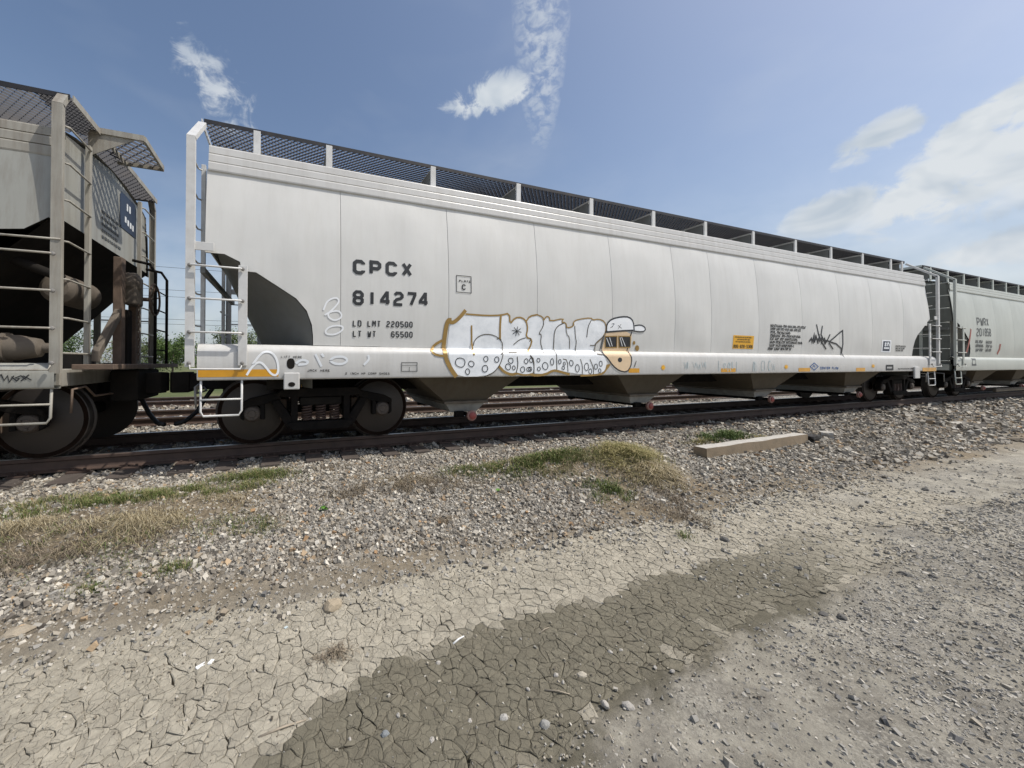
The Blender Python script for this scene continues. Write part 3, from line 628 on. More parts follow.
def truck(root, xa):
    W = wheel_mesh(); xb = xa+1.778; xc = (xa+xb)/2
    for x in (xa, xb):
        for s in (-1, 1):
            rot = (0, 0, 0) if s < 0 else (0, 0, math.pi)
            w = put('wheel', W['w'], root, (x, s*.80, .457), rot)
            t = put('tread', W['t'], root, (x, s*.80, .457), rot)
            put('bearing_cap', W['c'], root, (x, s*1.04, .457), rot)
        MB().lathe([(.085, -.80), (.085, .80)], (x, 0, .457), 'y', 16).build('axle', M_DARK, root, smooth='auto')
    for s in (-1, 1):
        y0, y1 = s*.94, s*1.10
        f = MB()
        f.prism([(xc-.62, .70), (xc-.50, .79), (xc+.50, .79), (xc+.62, .70), (xc+.46, .665), (xc-.46, .665)], 'y', y0, y1)          # top chord
        for q in (-1, 1):
            P = lambda a, b: (xc+q*a, b)
            f.prism([P(1.03, .60), P(.92, .66), P(.58, .735), P(.52, .66), P(.74, .575), P(1.03, .54)], 'y', y0+s*.004, y1-s*.006)  # arm over the axle box
            f.prism([P(.66, .61), P(.56, .64), P(.33, .30), P(.44, .22)], 'y', y0+s*.006, y1-s*.010)                               # diagonal
            f.prism([P(.40, .70), P(.31, .70), P(.31, .27), P(.40, .27)], 'y', y0+s*.008, y1-s*.004)                               # column
            f.prism([P(1.03, .57), P(1.03, .40), P(.985, .37), P(.985, .575)], 'y', y0+s*.012, y1-s*.02)                           # pedestal legs
            f.prism([P(.79, .58), P(.79, .38), P(.73, .37), P(.735, .585)], 'y', y0+s*.012, y1-s*.02)
        f.prism([(xc-.46, .30), (xc-.37, .205), (xc+.37, .205), (xc+.46, .30), (xc+.40, .325), (xc-.40, .325)], 'y', y0-s*.03, y1+s*.03)  # spring seat
        sf = f.build('side_frame', M_TRUCK, root, bevel=.012)
        for k in (-.19, 0, .19):
            put('spring', W['s'], sf, (xc+k, s*1.02, .32), split=False)
        MB().box(xc-.285, xc+.285, s*.30, s*1.07, .545, .655).build('bolster_end', M_DARK, root, bevel=.015)
        for q in (-1, 1):
            MB().lathe([(.10, 0), (.115, .02), (.115, .05), (.09, .06)], (xc+q*.889, s*.96, .457), 'y', 20).build('axle_box', M_TRUCK, sf, smooth='auto')
            MB().box(xc+q*.50-.045, xc+q*.50+.045, s*.70, s*.86, .32, .62).build('brake_shoe', M_RUSTL, root, bevel=.015)
    MB().box(xc-.20, xc+.20, -.95, .95, .50, .72).build('bolster', M_DARK, root, bevel=.02)
    for q in (-1, 1):
        MB().tube([(xc+q*.44, -.85, .40), (xc+q*.40, 0, .42), (xc+q*.44, .85, .40)], .035, 8).build('brake_beam', M_DARK, root)
    MB().box(xc-.35, xc+.35, -.35, .35, .70, .98).build('centre_plate', M_DARK, root)

def expanded_metal(x0, x1, y0, y1, z, cell=.085, row=.050, wd=.036):
    n = int((x1-x0)/(cell/2)); V = []; Fc = []
    nr = int(round(abs(y1-y0)/row)); ys = np.linspace(y0, y1, nr+1); h = (y1-y0)/nr/2
    for j in range(nr):
        yc = (ys[j]+ys[j+1])/2; o = len(V)
        for i in range(n+1):
            x = x0+(x1-x0)*i/n; y = yc+(h if (i+j) % 2 else -h)*.93
            V += [(x, y-wd*.42, z-wd*.55), (x, y+wd*.42, z+wd*.55)]
        Fc += [(o+2*i, o+2*i+2, o+2*i+3, o+2*i+1) for i in range(n)]
    return V, Fc

def hopper(name, x0, x1, label, axles, seams, outlets, mbody, msill, mpost, posts, cut0, cut1, zsill=(.93, 1.365), ztop=3.82, zf=3.50, slopem=None, ladder=(True, True), mchute=None):
    root = thing(name, ((x0+x1)/2, 0, 0), label, 'railcar', 'covered hopper cars of the train')
    pil, surf = mk_surf(seams); mchute = mchute or M_CHUTE
    xe0, xe1 = seams[0], seams[-1]
    c0, c1 = cut_fn(cut0), cut_fn(cut1)
    zlow = lambda x: max(c0(x-x0) if x < x0+2.2 else 1.366, c1(x1-x) if x > x1-2.2 else 1.366)
    for s in (-1, 1):
        for a, b in zip(seams[:-1], seams[1:]):
            xs = [a+.0012, a+.004, a+.009]+list(np.linspace(a+.016, b-.016, 17))+[b-.009, b-.004, b-.0012]
            for cc, e in ((cut0, x0), (cut1, x1)):        # keep the corners of the cut crisp
                for (t, z) in cc:
                    q = x0+t if e == x0 else x1-t
                    if a+.01 < q < b-.01: xs += [q]
            xs = sorted(set(round(x, 4) for x in xs)); G = []
            for k, x in enumerate(xs):
                zl = zlow(x); edge = .006 if k in (0, len(xs)-1) else 0
                G.append([(x, s*(hw(z)+pil(x, z)-edge), z) for z in np.linspace(zl, zf+.005, 18)])
            MB().sheet(G).build('side_panel', mbody, root, smooth=True)
        # inner shell behind the joints and at the cut edge
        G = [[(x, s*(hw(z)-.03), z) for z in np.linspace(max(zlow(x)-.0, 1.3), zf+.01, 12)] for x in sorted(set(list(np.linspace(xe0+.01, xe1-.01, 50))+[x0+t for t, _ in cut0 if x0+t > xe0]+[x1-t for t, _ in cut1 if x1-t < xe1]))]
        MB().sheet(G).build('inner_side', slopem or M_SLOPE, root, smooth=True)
        # stepped roof edge: three overlapping lips
        dz = (ztop-zf)/3; pr = [(hw(zf)-.02, zf-.015), (1.408, zf-.012)]
        for k in range(3):
            z = zf+k*dz; pr += [(1.412-.016*k, z+.004), (1.408-.016*k, z+dz-.024), (1.402-.016*k, z+dz-.010), (1.360-.016*k, z+dz-.004)]
        pr += [(1.24, ztop+.035), (1.22, ztop-.05)]
        MB().sheet([[(x, s*a, z) for a, z in pr] for x in (xe0+.02, (x0+x1)/2, xe1-.02)]).build('roof_edge', mpost if mbody is M_BODYL else msill, root)
        # side sill: rounded shoulder, flat web, turned-in bottom lip
        za, zb = zsill
        pr = [(1.42, zb+.004), (1.458, zb), (1.49, zb-.018), (1.520, zb-.050), (1.535, zb-.080), (1.54, zb-.105), (1.54, za+.03), (1.535, za+.012), (1.52, za), (1.41, za-.002), (1.41, za+.03), (1.51, za+.035), (1.51, zb-.12), (1.42, zb-.03), (1.42, zb+.004)]
        MB().sheet([[(x, s*a, z) for a, z in pr] for x in (x0, x1)]).build('side_sill', msill, root, smooth='auto')
    # roof
    pr = [(1.24, ztop+.03), (1.0, ztop+.09), (.5, ztop+.16), (0, ztop+.18)]; pr = pr+[(-a, z) for a, z in pr[-2::-1]]
    MB().sheet([[(x, a, z) for a, z in pr] for x in (xe0+.02, xe1-.02)]).build('roof', mbody, root, smooth=True)
    xh = np.linspace(xe0+.6, xe1-.6, 7)
    for a, b in zip(xh[:-1], xh[1:]):
        MB().prism([(-.30, ztop+.15), (-.28, ztop+.30), (-.12, ztop+.36), (.12, ztop+.36), (.28, ztop+.30), (.30, ztop+.15)], 'x', a+.02, b-.02).build('roof_hatch', mbody, root)
    # ends: flat bulkhead above, slope sheet below
    for e, xe, cc in ((1, xe0, cut0), (-1, xe1, cut1)):
        zc = cc[0][1]+.04; zs = np.linspace(zc, ztop, 8); xk = xe+e*.03
        wz_ = lambda z: min(hw(z), 1.38 if z > zf-.05 else 9)-.03
        poly = [(-wz_(z), z) for z in zs]+[(0, ztop+.17)]+[(wz_(z), z) for z in zs[::-1]]
        MB().prism(poly, 'x', xk, xk+e*.012).build('end_sheet', M_ENDSHADE if mbody is M_BODYR else mbody, root)  # ends of the greenish car carry their shade in the paint colour
        if cc is CUT_MAIN:      # rounded like a tank end: the middle reaches farther out than the sides
            tc = lambda z: float(np.interp(-z, [-2.6, -2.06, -1.44, -.8], [.06, .30, .60, 1.05])); te = lambda z: float(np.interp(-z, [-2.6, -2.46, -2.38, -2.27, -2.11, -1.97, -1.82, -1.64, -1.5, -.8], [.06, .27, .43, .60, .86, 1.08, 1.21, 1.275, 1.29, 1.30]))
            xq = x0 if e > 0 else x1
            G = [[(xq+e*(tc(z)+(te(z)-tc(z))*abs(y)**2.0), y*(hw(z)-.012), z) for y in np.linspace(-1, 1, 17)] for z in np.linspace(zc+.02, .80, 20)]
        else:
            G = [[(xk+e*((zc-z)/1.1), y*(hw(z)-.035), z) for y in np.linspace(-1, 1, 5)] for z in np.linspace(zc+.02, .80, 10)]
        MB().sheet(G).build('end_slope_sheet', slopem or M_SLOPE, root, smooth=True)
    # hopper bays with outlet gates
    for q in outlets:
        lim = 1.85; top = 1.62; hx = lambda z: .36+(z-.5)/(top-.5)*(lim-.36)
        rings = [(hx(z), yb, z) for z, yb in ((top, 1.36), (1.28, 1.33), (.93, 1.24), (.52, 1.0))]
        V = [(q+sx*a, sy*b, z) for a, b, z in rings for sx, sy in ((-1, -1), (1, -1), (1, 1), (-1, 1))]
        Fc = [(4*i+k, 4*i+(k+1) % 4, 4*i+4+(k+1) % 4, 4*i+4+k) for i in range(3) for k in range(4)]
        bay = MB().add(V, Fc).build('hopper_bay', mchute, root)
        MB().box(q-.40, q+.40, -1.05, 1.05, .475, .52).build('outlet_flange', M_GRIME, bay, bevel=.006)
        g = MB()
        for s in (-1, 1):
            V = [(q-.36, s*1.0, .475), (q+.36, s*1.0, .475), (q+.24, s*.93, .33), (q-.24, s*.93, .33), (q-.36, 0, .475), (q+.36, 0, .475), (q+.24, 0, .33), (q-.24, 0, .33)]
            g.add(V, [(0, 1, 2, 3), (0, 3, 7, 4), (1, 5, 6, 2), (3, 2, 6, 7)])
        g.build('outlet_gate', M_GATE, bay)
        MB().tube([(q+.05, -1.13, .285), (q+.05, 1.13, .285)], .035, 10).build('gate_shaft', M_TRUCK, bay)
        for s in (-1, 1):
            MB().lathe([(.082, .03), (.085, -.012), (.07, -.022), (.0, -.022)], (q+.05, s*1.13, .285), 'y', 20).build('shaft_ring', M_PINK, bay, smooth='auto')
            c = MB().lathe([(.058, .0), (.058, -.02), (.03, -.036), (0, -.038)] if s < 0 else [(.058, 0), (.058, .02), (.03, .036), (0, .038)], (q+.05, s*1.145, .285), 'y', 18).build('shaft_cap', M_RED, bay, smooth='auto')
            MB().box(q-.18, q-.02, s*.95-.04, s*.95+.04, .25, .345).build('gate_latch', M_TRUCK, bay, bevel=.01)
    MB().box(x0+.1, x1-.1, -.33, .33, .69, 1.02).build('centre_sill', M_DARK, root, bevel=.01)
    for e, xe in ((1, x0), (-1, x1)):
        MB().box(min(xe+e*.01, xe+e*.26), max(xe+e*.01, xe+e*.26), -1.40, 1.40, zsill[0]+.01, zsill[0]+.2).build('end_sill', mpost, root, bevel=.01)
        MB().box(xe+e*.9-.16, xe+e*.9+.16, -1.38, 1.38, .80, 1.28).build('body_bolster', M_DARK, root, bevel=.01)
        c = MB(); xt = xe-e*.36
        c.prism([(-.16, .74), (.16, .74), (.13, .98), (-.13, .98)], 'x', xe+e*.3, xt)
        c.prism([(xt, -.16), (xt-e*.22, -.17), (xt-e*.27, -.05), (xt-e*.12, .0), (xt-e*.13, .15), (xt-e*.25, .18), (xt, .18)], 'z', .70, 1.0)
        c.build('coupler', M_DARK, root, bevel=.015)
        MB().tube([(xe-e*.08, .28, .80), (xe-e*.2, .30, .62), (xe-e*.34, .22, .36), (xe-e*.47, .10, .24), (xe-e*.58, .02, .22)], .033, 8).build('air_hose', M_RUBBER, root, smooth=True)
        lv = MB(); lv.tube([(xe-e*.05, -1.32, .58), (xe-e*.06, -1.32, .84), (xe-e*.07, -1.05, .86), (xe-e*.12, -.95, .74), (xe-e*.12, -.25, .73), (xe-e*.2, -.1, .80)], .013, 6)
        lv.build('uncoupling_lever', M_RUSTL if mbody is M_BODYL else M_BOLT, root, smooth=True)
    for a in axles: truck(root, a)
    # running boards: expanded metal on brackets
    zr, yo, yi = (4.36, .895, .12) if mbody is not M_BODYL else (4.03, 1.42, .62)
    for s in (-1, 1):
        V, Fc = expanded_metal(x0-.06, x1+.06, s*yi, s*yo, zr)
        MB().add(V, Fc).build('running_board', M_GALV, root, kind='stuff')
        MB().box(x0-.06, x1+.06, s*(yo+.01)-.006, s*(yo+.01)+.006, zr-.03, zr+.022).build('board_edge', M_GALV, root)
        for x in posts:
            MB().box(x-.045, x+.045, s*(yo+.005)-.02, s*(yo+.005)+.011, ztop+(.07 if yo < 1 else -.02), zr-.002).build('board_post', mpost, root, bevel=.004)
            MB().box(x-.025, x+.025, min(s*yi, s*(yo-.015)), max(s*yi, s*(yo-.015)), zr-.065, zr-.03).build('board_bracket', mpost, root)
            MB().prism([(s*(yo-.025), ztop+(.12 if yo < 1 else .05)), (s*(yo-.025), zr-.07), (s*(yo-.44), zr-.07)], 'x', x-.045, x-.037).build('board_gusset', M_SLOPE if mbody is not M_BODYL else mpost, root)
    for e, xe in ((1, x0), (-1, x1)):
        V, Fc = expanded_metal(min(xe-e*.06, xe+e*.24), max(xe-e*.06, xe+e*.24), -yo, yo, zr+.004)
        MB().add(V, Fc).build('end_walkway', M_GALV, root, kind='stuff')
        MB().box(xe-e*.085-.006, xe-e*.085+.006, -yo-.005, yo+.005, zr-.05, zr+.022).build('walkway_edge', mpost, root)
    # corner posts, ladders and steps
    for e, xe in ((1, x0), (-1, x1)):
        for s in (-1, 1):
            old = mbody is M_BODYL; xo = xe-e*(.07 if not old else .0); pw = .09; lw = .48 if not old else .80; Y = lambda a: s*a
            path = [(1.57, zsill[0]+.16), (1.57, 3.78), (.95, 4.30)] if not old else [(1.53, zsill[0]+.16), (1.53, 3.885), (1.43, 4.035)]
            fr = MB()
            for (ya, za_), (yb, zb_) in zip(path[:-1], path[1:]):      # channel: web and two flanges
                d = Vector((0, yb-ya, zb_-za_)).normalized(); nrm = Vector((0, d.z, -d.y))
                for (u0, u1, n0, n1) in ((-pw/2, pw/2, 0, .008), (-pw/2, -pw/2+.008, -.045, 0), (pw/2-.008, pw/2, -.045, 0)):
                    V = [(xo+a, s*(yy+nrm.y*b), zz+nrm.z*b) for yy, zz in ((ya, za_), (yb, zb_)) for a, b in ((u0, n0), (u1, n0), (u1, n1), (u0, n1))]
                    fr.add(V, [(0, 1, 2, 3), (7, 6, 5, 4)]+[(k, k+4, (k+1) % 4+4, (k+1) % 4) for k in range(4)])
            fr.build('corner_post', mpost, root)
            xi = xe+e*lw
            MB().box(xi-.05, xi+.05, min(Y(1.545), Y(1.568)), max(Y(1.545), Y(1.568)), zsill[1]-.26, 2.32).build('ladder_stile', mpost, root, bevel=.004)
            if mbody is not M_BODYL: MB().box(min(xo, xo+e*.24), max(xo, xo+e*.24), min(Y(1.545), Y(1.563)), max(Y(1.545), Y(1.563)), 2.46, 2.56).build('post_bracket', mpost, root, bevel=.004)
            for z in (2.27, 1.885, 1.495, 1.135):
                dr = .0 if z > 1.2 else -.07
                rg = MB().tube([(xo, Y(1.585), z), (xo+e*.015, Y(1.615), z+dr), (xi-e*.015, Y(1.615), z+dr), (xi, Y(1.58), z)], .0115, 8).build('rung', mpost, root, smooth=True)
                for xb_ in (xo, xi):
                    MB().lathe([(.022, 0), (.022, -.02), (.012, -.026)] if s < 0 else [(.022, 0), (.022, .02), (.012, .026)], (xb_, Y(1.582), z), 'y', 8).build('rung_bolt', M_BOLT, rg, smooth='auto')
            st = MB(); x_a, x_b = xe+e*.035, xe+e*(lw-.01)
            st.tube([(x_a, Y(1.50), zsill[0]+.05), (x_a, Y(1.52), .56), (x_a+e*.03, Y(1.52), .505), (x_b-e*.03, Y(1.52), .505), (x_b, Y(1.52), .56), (x_b, Y(1.50), zsill[0]+.05)], .0135, 8)
            st.tube([(x_a, Y(1.52), .70), (x_b, Y(1.52), .70)], .0115, 8)
            st.build('step', mpost, root, smooth=True)
            # end ladder stile and its rungs, up the car end
            ys_ = Y(.86)
            MB().box(xo-.02, xo+.03, ys_-.03, ys_+.03, zsill[0]+.18, 3.78).build('end_stile', mpost, root, bevel=.004)
            for z in (3.70, 3.30, 2.90, 2.45, 2.04, 1.62, 1.24):
                MB().tube([(xo, Y(1.44), z), (xo-e*.05, Y(1.40), z), (xo-e*.05, Y(.92), z), (xo, Y(.87), z)], .0115, 7).build('end_rung', mpost, root, smooth=True)
        if mbody is not M_BODYL: MB().box(min(xe, xe+e*.05), max(xe, xe+e*.05), -1.40, 1.40, 2.23, 2.30).build('end_cross_bar', mpost if mbody is M_BODYL else M_SLOPE, root)
    return root, surf

SEAMS = [-.49, 1.10, 2.68, 4.27, 5.88, 7.49, 8.56, 10.12, 11.75, 13.4, 14.96, 16.72, 18.35]
POSTS = [.03, 1.0, 2.65, 4.29, 5.96, 7.64, 9.27, 11.0, 12.75, 14.42, 16.08, 17.74, 18.45]
MAIN, surf = hopper('covered_hopper', -.55, 18.56, 'white grey covered hopper car with silver graffiti letters and 814274 on its side', (0, 16.72), SEAMS, (3.20, 7.20, 11.2, 15.2),
              M_BODY, M_SILL, M_WHITE, POSTS, CUT_MAIN, CUT_MAIN)
SR = [19.98]+[20.1+1.62*k for k in range(1, 11)]+[38.0]
RIGHT, surfr = hopper('covered_hopper', 19.90, 38.1, 'greenish grey covered hopper car numbered 201858 with two red streaks', (20.85, 35.8), SR, (23.6, 27.3, 31.0, 34.6),
              M_BODYR, M_BODYR, M_BODYR, list(np.arange(20.4, 38, 1.3)), CUT_MAIN, CUT_MAIN, ztop=3.76)
SLS = [-20.0+1.72*k for k in range(0, 10)]+[-3.4, -1.88]
LEFT, surfl = hopper('covered_hopper', -20.1, -1.84, 'older dirty grey covered hopper car with brake wheel, chain and black placard on its end', (-19.5, -4.05), SLS, (-16, -12.5, -9, -5.9),
              M_BODYL, M_BODYL, M_POSTL, list(np.arange(-19.5, -2, 1.65)), CUT_LEFT, CUT_LEFT, zsill=(.865, 1.13), slopem=M_DARK, ztop=3.70, zf=3.37, mchute=M_POSTL)

# ------------------------------------------------------------------ paint on the cars: lettering, graffiti, reflectors
def at(u, v, sf):
    """where the sight line (u, v) of the survey photograph meets the car side, as (x, z)"""
    d = raydir(u, v); lo, hi = -1.75, -1.2
    for i in range(22):
        Y = (lo+hi)/2; p = CAM+d*((Y-CAM.y)/d.y)
        if -Y > sf(p.x, p.z): lo = Y
        else: hi = Y
    return (p.x, p.z)
def ribbon_pts(P, w, closed=False):
    P = [Vector(p) for p in P]; Q = [P[0]]
    for a, b in zip(P[:-1], P[1:]) if not closed else zip(P, P[1:]+P[:1]):
        n = max(1, int((b-a).length/.10))
        for k in range(1, n+1): Q.append(a.lerp(b, k/n))
    if closed: Q.pop()
    K = len(Q); Lf = []; Rt = []
    for i, p in enumerate(Q):
        a = Q[i-1] if (i or closed) else None; b = Q[(i+1) % K] if (i < K-1 or closed) else None
        ta = (p-a).normalized() if a is not None and (p-a).length > 1e-7 else None; tb = (b-p).normalized() if b is not None and (b-p).length > 1e-7 else None
        t = ta if tb is None else tb if ta is None else (ta+tb)
        if t.length < 1e-4: t = tb
        t = t.normalized(); n = Vector((-t.y, t.x)); k = 1.
        if ta is not None and tb is not None: k = 1/max(.55, n.dot(Vector((-tb.y, tb.x))))
        ww = w[min(len(w)-1, int(i/max(1, K-1)*(len(w)-1)+.5))] if isinstance(w, (list, tuple)) else w
        Lf.append(p+n*ww/2*k); Rt.append(p-n*ww/2*k)
    V = [q for pr in zip(Lf, Rt) for q in pr]
    Fc = [(2*i, 2*i+1, (2*i+3) % (2*K), (2*i+2) % (2*K)) for i in range(K if closed else K-1)]
    return V, Fc
class Paint:
    """flat marks laid on a car side: 2-D (x, z) shapes pressed onto the surface"""
    def __init__(s, sf): s.v = []; s.f = []; s.sf = sf; s.k = 0
    def _put(s, V, Fc, off):
        o = len(s.v); s.v += [(p[0], -(s.sf(p[0], p[1])+off), p[1]) for p in V]; s.f += [tuple(i+o for i in q) for q in Fc]
    def line(s, P, w, off=.006, closed=False):
        V, Fc = ribbon_pts(P, w, closed); s.k += 1; s._put(V, Fc, off+.00025*(s.k % 7)); return s
    def fill(s, P, off=.004):
        bm = bmesh.new(); vs = [bm.verts.new((p[0], 0, p[1])) for p in P]
        for t in tessellate_polygon([[Vector((p[0], p[1], 0)) for p in P]]):
            if len(set(t)) == 3: bm.faces.new([vs[i] for i in t])
        xs = [p[0] for p in P]; zs = [p[1] for p in P]
        for ax, lo, hi in ((0, min(xs), max(xs)), (2, min(zs), max(zs))):
            cuts = list(np.arange(math.ceil(lo/.1)*.1, hi, .1))+([1.26, 1.285, 1.315, 1.347, 1.365] if ax == 2 and lo < 1.3 < hi else [])
            for c in cuts:
                co = Vector((c, 0, 0)) if ax == 0 else Vector((0, 0, c)); no = Vector((1, 0, 0)) if ax == 0 else Vector((0, 0, 1))
                bmesh.ops.bisect_plane(bm, geom=bm.verts[:]+bm.edges[:]+bm.faces[:], plane_co=co, plane_no=no, dist=1e-5)
        bm.verts.index_update(); V = [(q.co.x, q.co.z) for q in bm.verts]; Fc = [tuple(v.index for v in q.verts) for q in bm.faces]; bm.free()
        s._put(V, Fc, off); return s
    def ellipse(s, c, a, b, w, off=.0065, fillit=False):
        P = [(c[0]+a*math.cos(2*math.pi*k/20), c[1]+b*math.sin(2*math.pi*k/20)) for k in range(20)]
        return s.fill(P, off) if fillit else s.line(P, w, off, True)
    def build(s, name, ma, root, label=None):
        me = bpy.data.meshes.new(name); me.from_pydata(s.v, [], s.f); me.materials.append(ma)
        bm = bmesh.new(); bm.from_mesh(me)
        for f in bm.faces:
            if f.normal.y > 0: f.normal_flip()
        bm.to_mesh(me); bm.free()
        o = link(name, me, None, root)
        if label: o['label'] = label
        return o
GL = {'0': ['1,0 3,0 4,1 4,5 3,6 1,6 0,5 0,1 1,0'], '1': ['2,0 2,6'], '2': ['0,5 1,6 3,6 4,5 4,4 3,3.2 1,2.6 0,1.6 0,0 4,0'], '3': ['0,5 1,6 3,6 4,5 4,4 3,3 4,2 4,1 3,0 1,0 0,1', '1.4,3 3,3'],
      '4': ['3,0 3,6 2.6,6 0,2.2 0,1.5 4.2,1.5'], '5': ['4,6 0,6 0,3.4 3,3.4 4,2.6 4,1 3,0 1,0 0,1'], '6': ['4,5 3,6 1,6 0,5 0,1 1,0 3,0 4,1 4,2.6 3,3.4 0.3,3.4'],
      '7': ['0,6 4,6 4,5.2 1.8,0'], '8': ['1,3.1 0,4 0,5 1,6 3,6 4,5 4,4 3,3.1 1,3.1', '1,3.1 0,2.2 0,1 1,0 3,0 4,1 4,2.2 3,3.1'], '9': ['0,1 1,0 3,0 4,1 4,5 3,6 1,6 0,5 0,3.6 1,2.8 3.7,2.8'],
      'A': ['0,0 0,4.6 1.2,6 2.8,6 4,4.6 4,0', '0.3,2.4 3.7,2.4'], 'B': ['0,0 0,6 3,6 4,5.2 4,4 3,3.1 0.3,3.1', '3,3.1 4,2.2 4,1 3,0 0.3,0'], 'C': ['4,4.6 4,5 3,6 1,6 0,5 0,1 1,0 3,0 4,1 4,1.4'],
      'D': ['0,0 0,6 3,6 4,5 4,1 3,0 0.3,0'], 'E': ['4,6 0,6 0,0 4,0', '0.3,3.1 3.2,3.1'], 'F': ['4,6 0,6 0,0', '0.3,3.1 3.2,3.1'], 'H': ['0,0 0,6', '4,0 4,6', '0.3,3 3.7,3'], 'I': ['2,0 2,6'],
      'J': ['4,6 4,1 3,0 1,0 0,1 0,1.6'], 'K': ['0,0 0,6', '4,6 0.4,3 4,0'], 'L': ['0,6 0,0 3.6,0'], 'M': ['0,0 0,6 0.5,6 2,3 3.5,6 4,6 4,0'], 'N': ['0,0 0,6 0.4,6 3.6,0 4,0 4,6'],
      'O': ['1,0 3,0 4,1 4,5 3,6 1,6 0,5 0,1 1,0'], 'P': ['0,0 0,6 3,6 4,5 4,3.6 3,2.6 0.3,2.6'], 'R': ['0,0 0,6 3,6 4,5 4,3.8 3,3 0.3,3', '2.2,2.8 4,0'], 'S': ['4,5 3,6 1,6 0,5 0,4 1,3.2 3,2.8 4,2 4,1 3,0 1,0 0,1'],
      'T': ['2,0 2,6', '0,6 1.7,6', '2.3,6 4,6'], 'U': ['0,6 0,1 1,0 3,0 4,1 4,6'], 'V': ['0,6 2,0 4,6'], 'W': ['0,6 0.8,0 1.2,0 2,4 2.8,0 3.2,0 4,6'], 'X': ['0.2,0 3.8,6', '3.8,0 0.2,6'], 'Y': ['0,6 2,3 4,6', '2,2.8 2,0'],
      '-': ['0.8,3 3.2,3'], '.': ['1.8,0 2.2,0']}
GLP = {k: [[tuple(map(float, q.split(','))) for q in st.split()] for st in v] for k, v in GL.items()}
def text(pt, s, x, z, h, wch, gap, wt):
    for ch in s:
        if ch != ' ':
            for st in GLP[ch]: pt.line([(x+(a/4)*(wch-wt)+wt/2, z+wt/2+(b/6)*(h-wt)) for a, b in st], wt, .005)
        x += wch+gap
def fit_text(name, s, u0, v0, u1, v1, h, wt, ma, root, sf, gapf=.30):
    """text whose lower-left corner is seen at (u0,v0) and lower-right at (u1,v1)"""
    a = at(u0, v0, sf); b = at(u1, v1, sf); n = len(s); Wd = b[0]-a[0]; wch = Wd/(n+gapf*(n-1))
    for k, ch in enumerate(s):
        if ch != ' ':
            pt = Paint(sf); text(pt, ch, a[0]+k*wch*(1+gapf), a[1]+(b[1]-a[1])*k/n, h, wch, 0, wt*wch); pt.build(name+('_digit' if ch.isdigit() else '_letter'), ma, root)
fit_text('reporting_mark', 'CPCX', 352.9, 274, 412.5, 276.5, .205, .285, M_BLACK, MAIN, surf, .36)
fit_text('car_number', '814274', 352.7, 305, 428.5, 306.5, .205, .285, M_BLACK, MAIN, surf, .26)
fit_text('load_limit', 'LD LMT 220500', 352.7, 326.6, 412.5, 327.8, .088, .30, M_BLACK, MAIN, surf, .28)
fit_text('light_weight', 'LT WT   65500', 352.7, 337, 412.5, 337.8, .088, .30, M_BLACK, MAIN, surf, .28)
pt = Paint(surf); a = at(456.5, 292, surf); b = at(471, 276.8, surf)
pt.line([(a[0], a[1]), (b[0], a[1]), (b[0], b[1]), (a[0], b[1])], .010, closed=True); wq = b[0]-a[0]
text(pt, 'PLATE', a[0]+wq*.17, a[1]+.155, .034, .030, .012, .008); text(pt, 'C', a[0]+wq*.36, a[1]+.04, .085, .062, 0, .017); pt.build('clearance_plate_mark', M_BLACK, MAIN)
fit_text('lift_mark', 'LIFT HERE', 281, 358, 302, 358.3, .030, .24, M_BLACK, MAIN, surf)
fit_text('jack_mark', 'JACK HERE', 307.2, 371.6, 329.8, 371.8, .030, .24, M_BLACK, MAIN, surf)
fit_text('brake_shoe_mark', '2 INCH HP COMP SHOES', 345.2, 374.6, 389.5, 374.7, .030, .24, M_BLACK, MAIN, surf)
fit_text('builder_mark', 'CENTER FLOW', 820, 369.3, 838.2, 369.3, .062, .26, M_BLUE, MAIN, surf)
pt = Paint(surf); c = at(814, 366.5, surf); pt.line([(c[0]-.17, c[1]), (c[0], c[1]-.085), (c[0]+.17, c[1]), (c[0], c[1]+.085)], .022, closed=True); pt.line([(c[0]-.06, c[1]-.02), (c[0]-.02, c[1]+.03), (c[0]+.05, c[1]-.02)], .02); pt.build('builder_diamond', M_BLUE, MAIN)
# panel card frame
pt = Paint(surf); a = at(401.5, 371.4, surf); b = at(417, 362.6, surf)
pt.line([(a[0], a[1]), (b[0], a[1]), (b[0], b[1]), (a[0], b[1])], .010, closed=True); pt.line([(a[0], (a[1]+b[1])/2+.02), (b[0], (a[1]+b[1])/2+.02)], .007); pt.line([((a[0]+b[0])/2, a[1]), ((a[0]+b[0])/2, (a[1]+b[1])/2)], .007); pt.build('card_frame', M_GREYST, MAIN)
# reflectors
for k, (u0, v0, u1, v1) in enumerate(((198, 377.3, 278.5, 369.3), (628.5, 372.8, 639.3, 368.3), (721, 372.2, 735.5, 368.3), (798.5, 371.6, 810, 367.9), (856, 371.4, 865, 367.8), (922.5, 371.3, 936, 367.6))):
    a = at(u0, v0, surf); b = at(u1, v1, surf); pt = Paint(surf); pt.fill([(a[0], a[1]), (b[0], a[1]), (b[0], b[1]), (a[0], b[1])], .003); pt.build('reflector', M_ORANGE, MAIN)
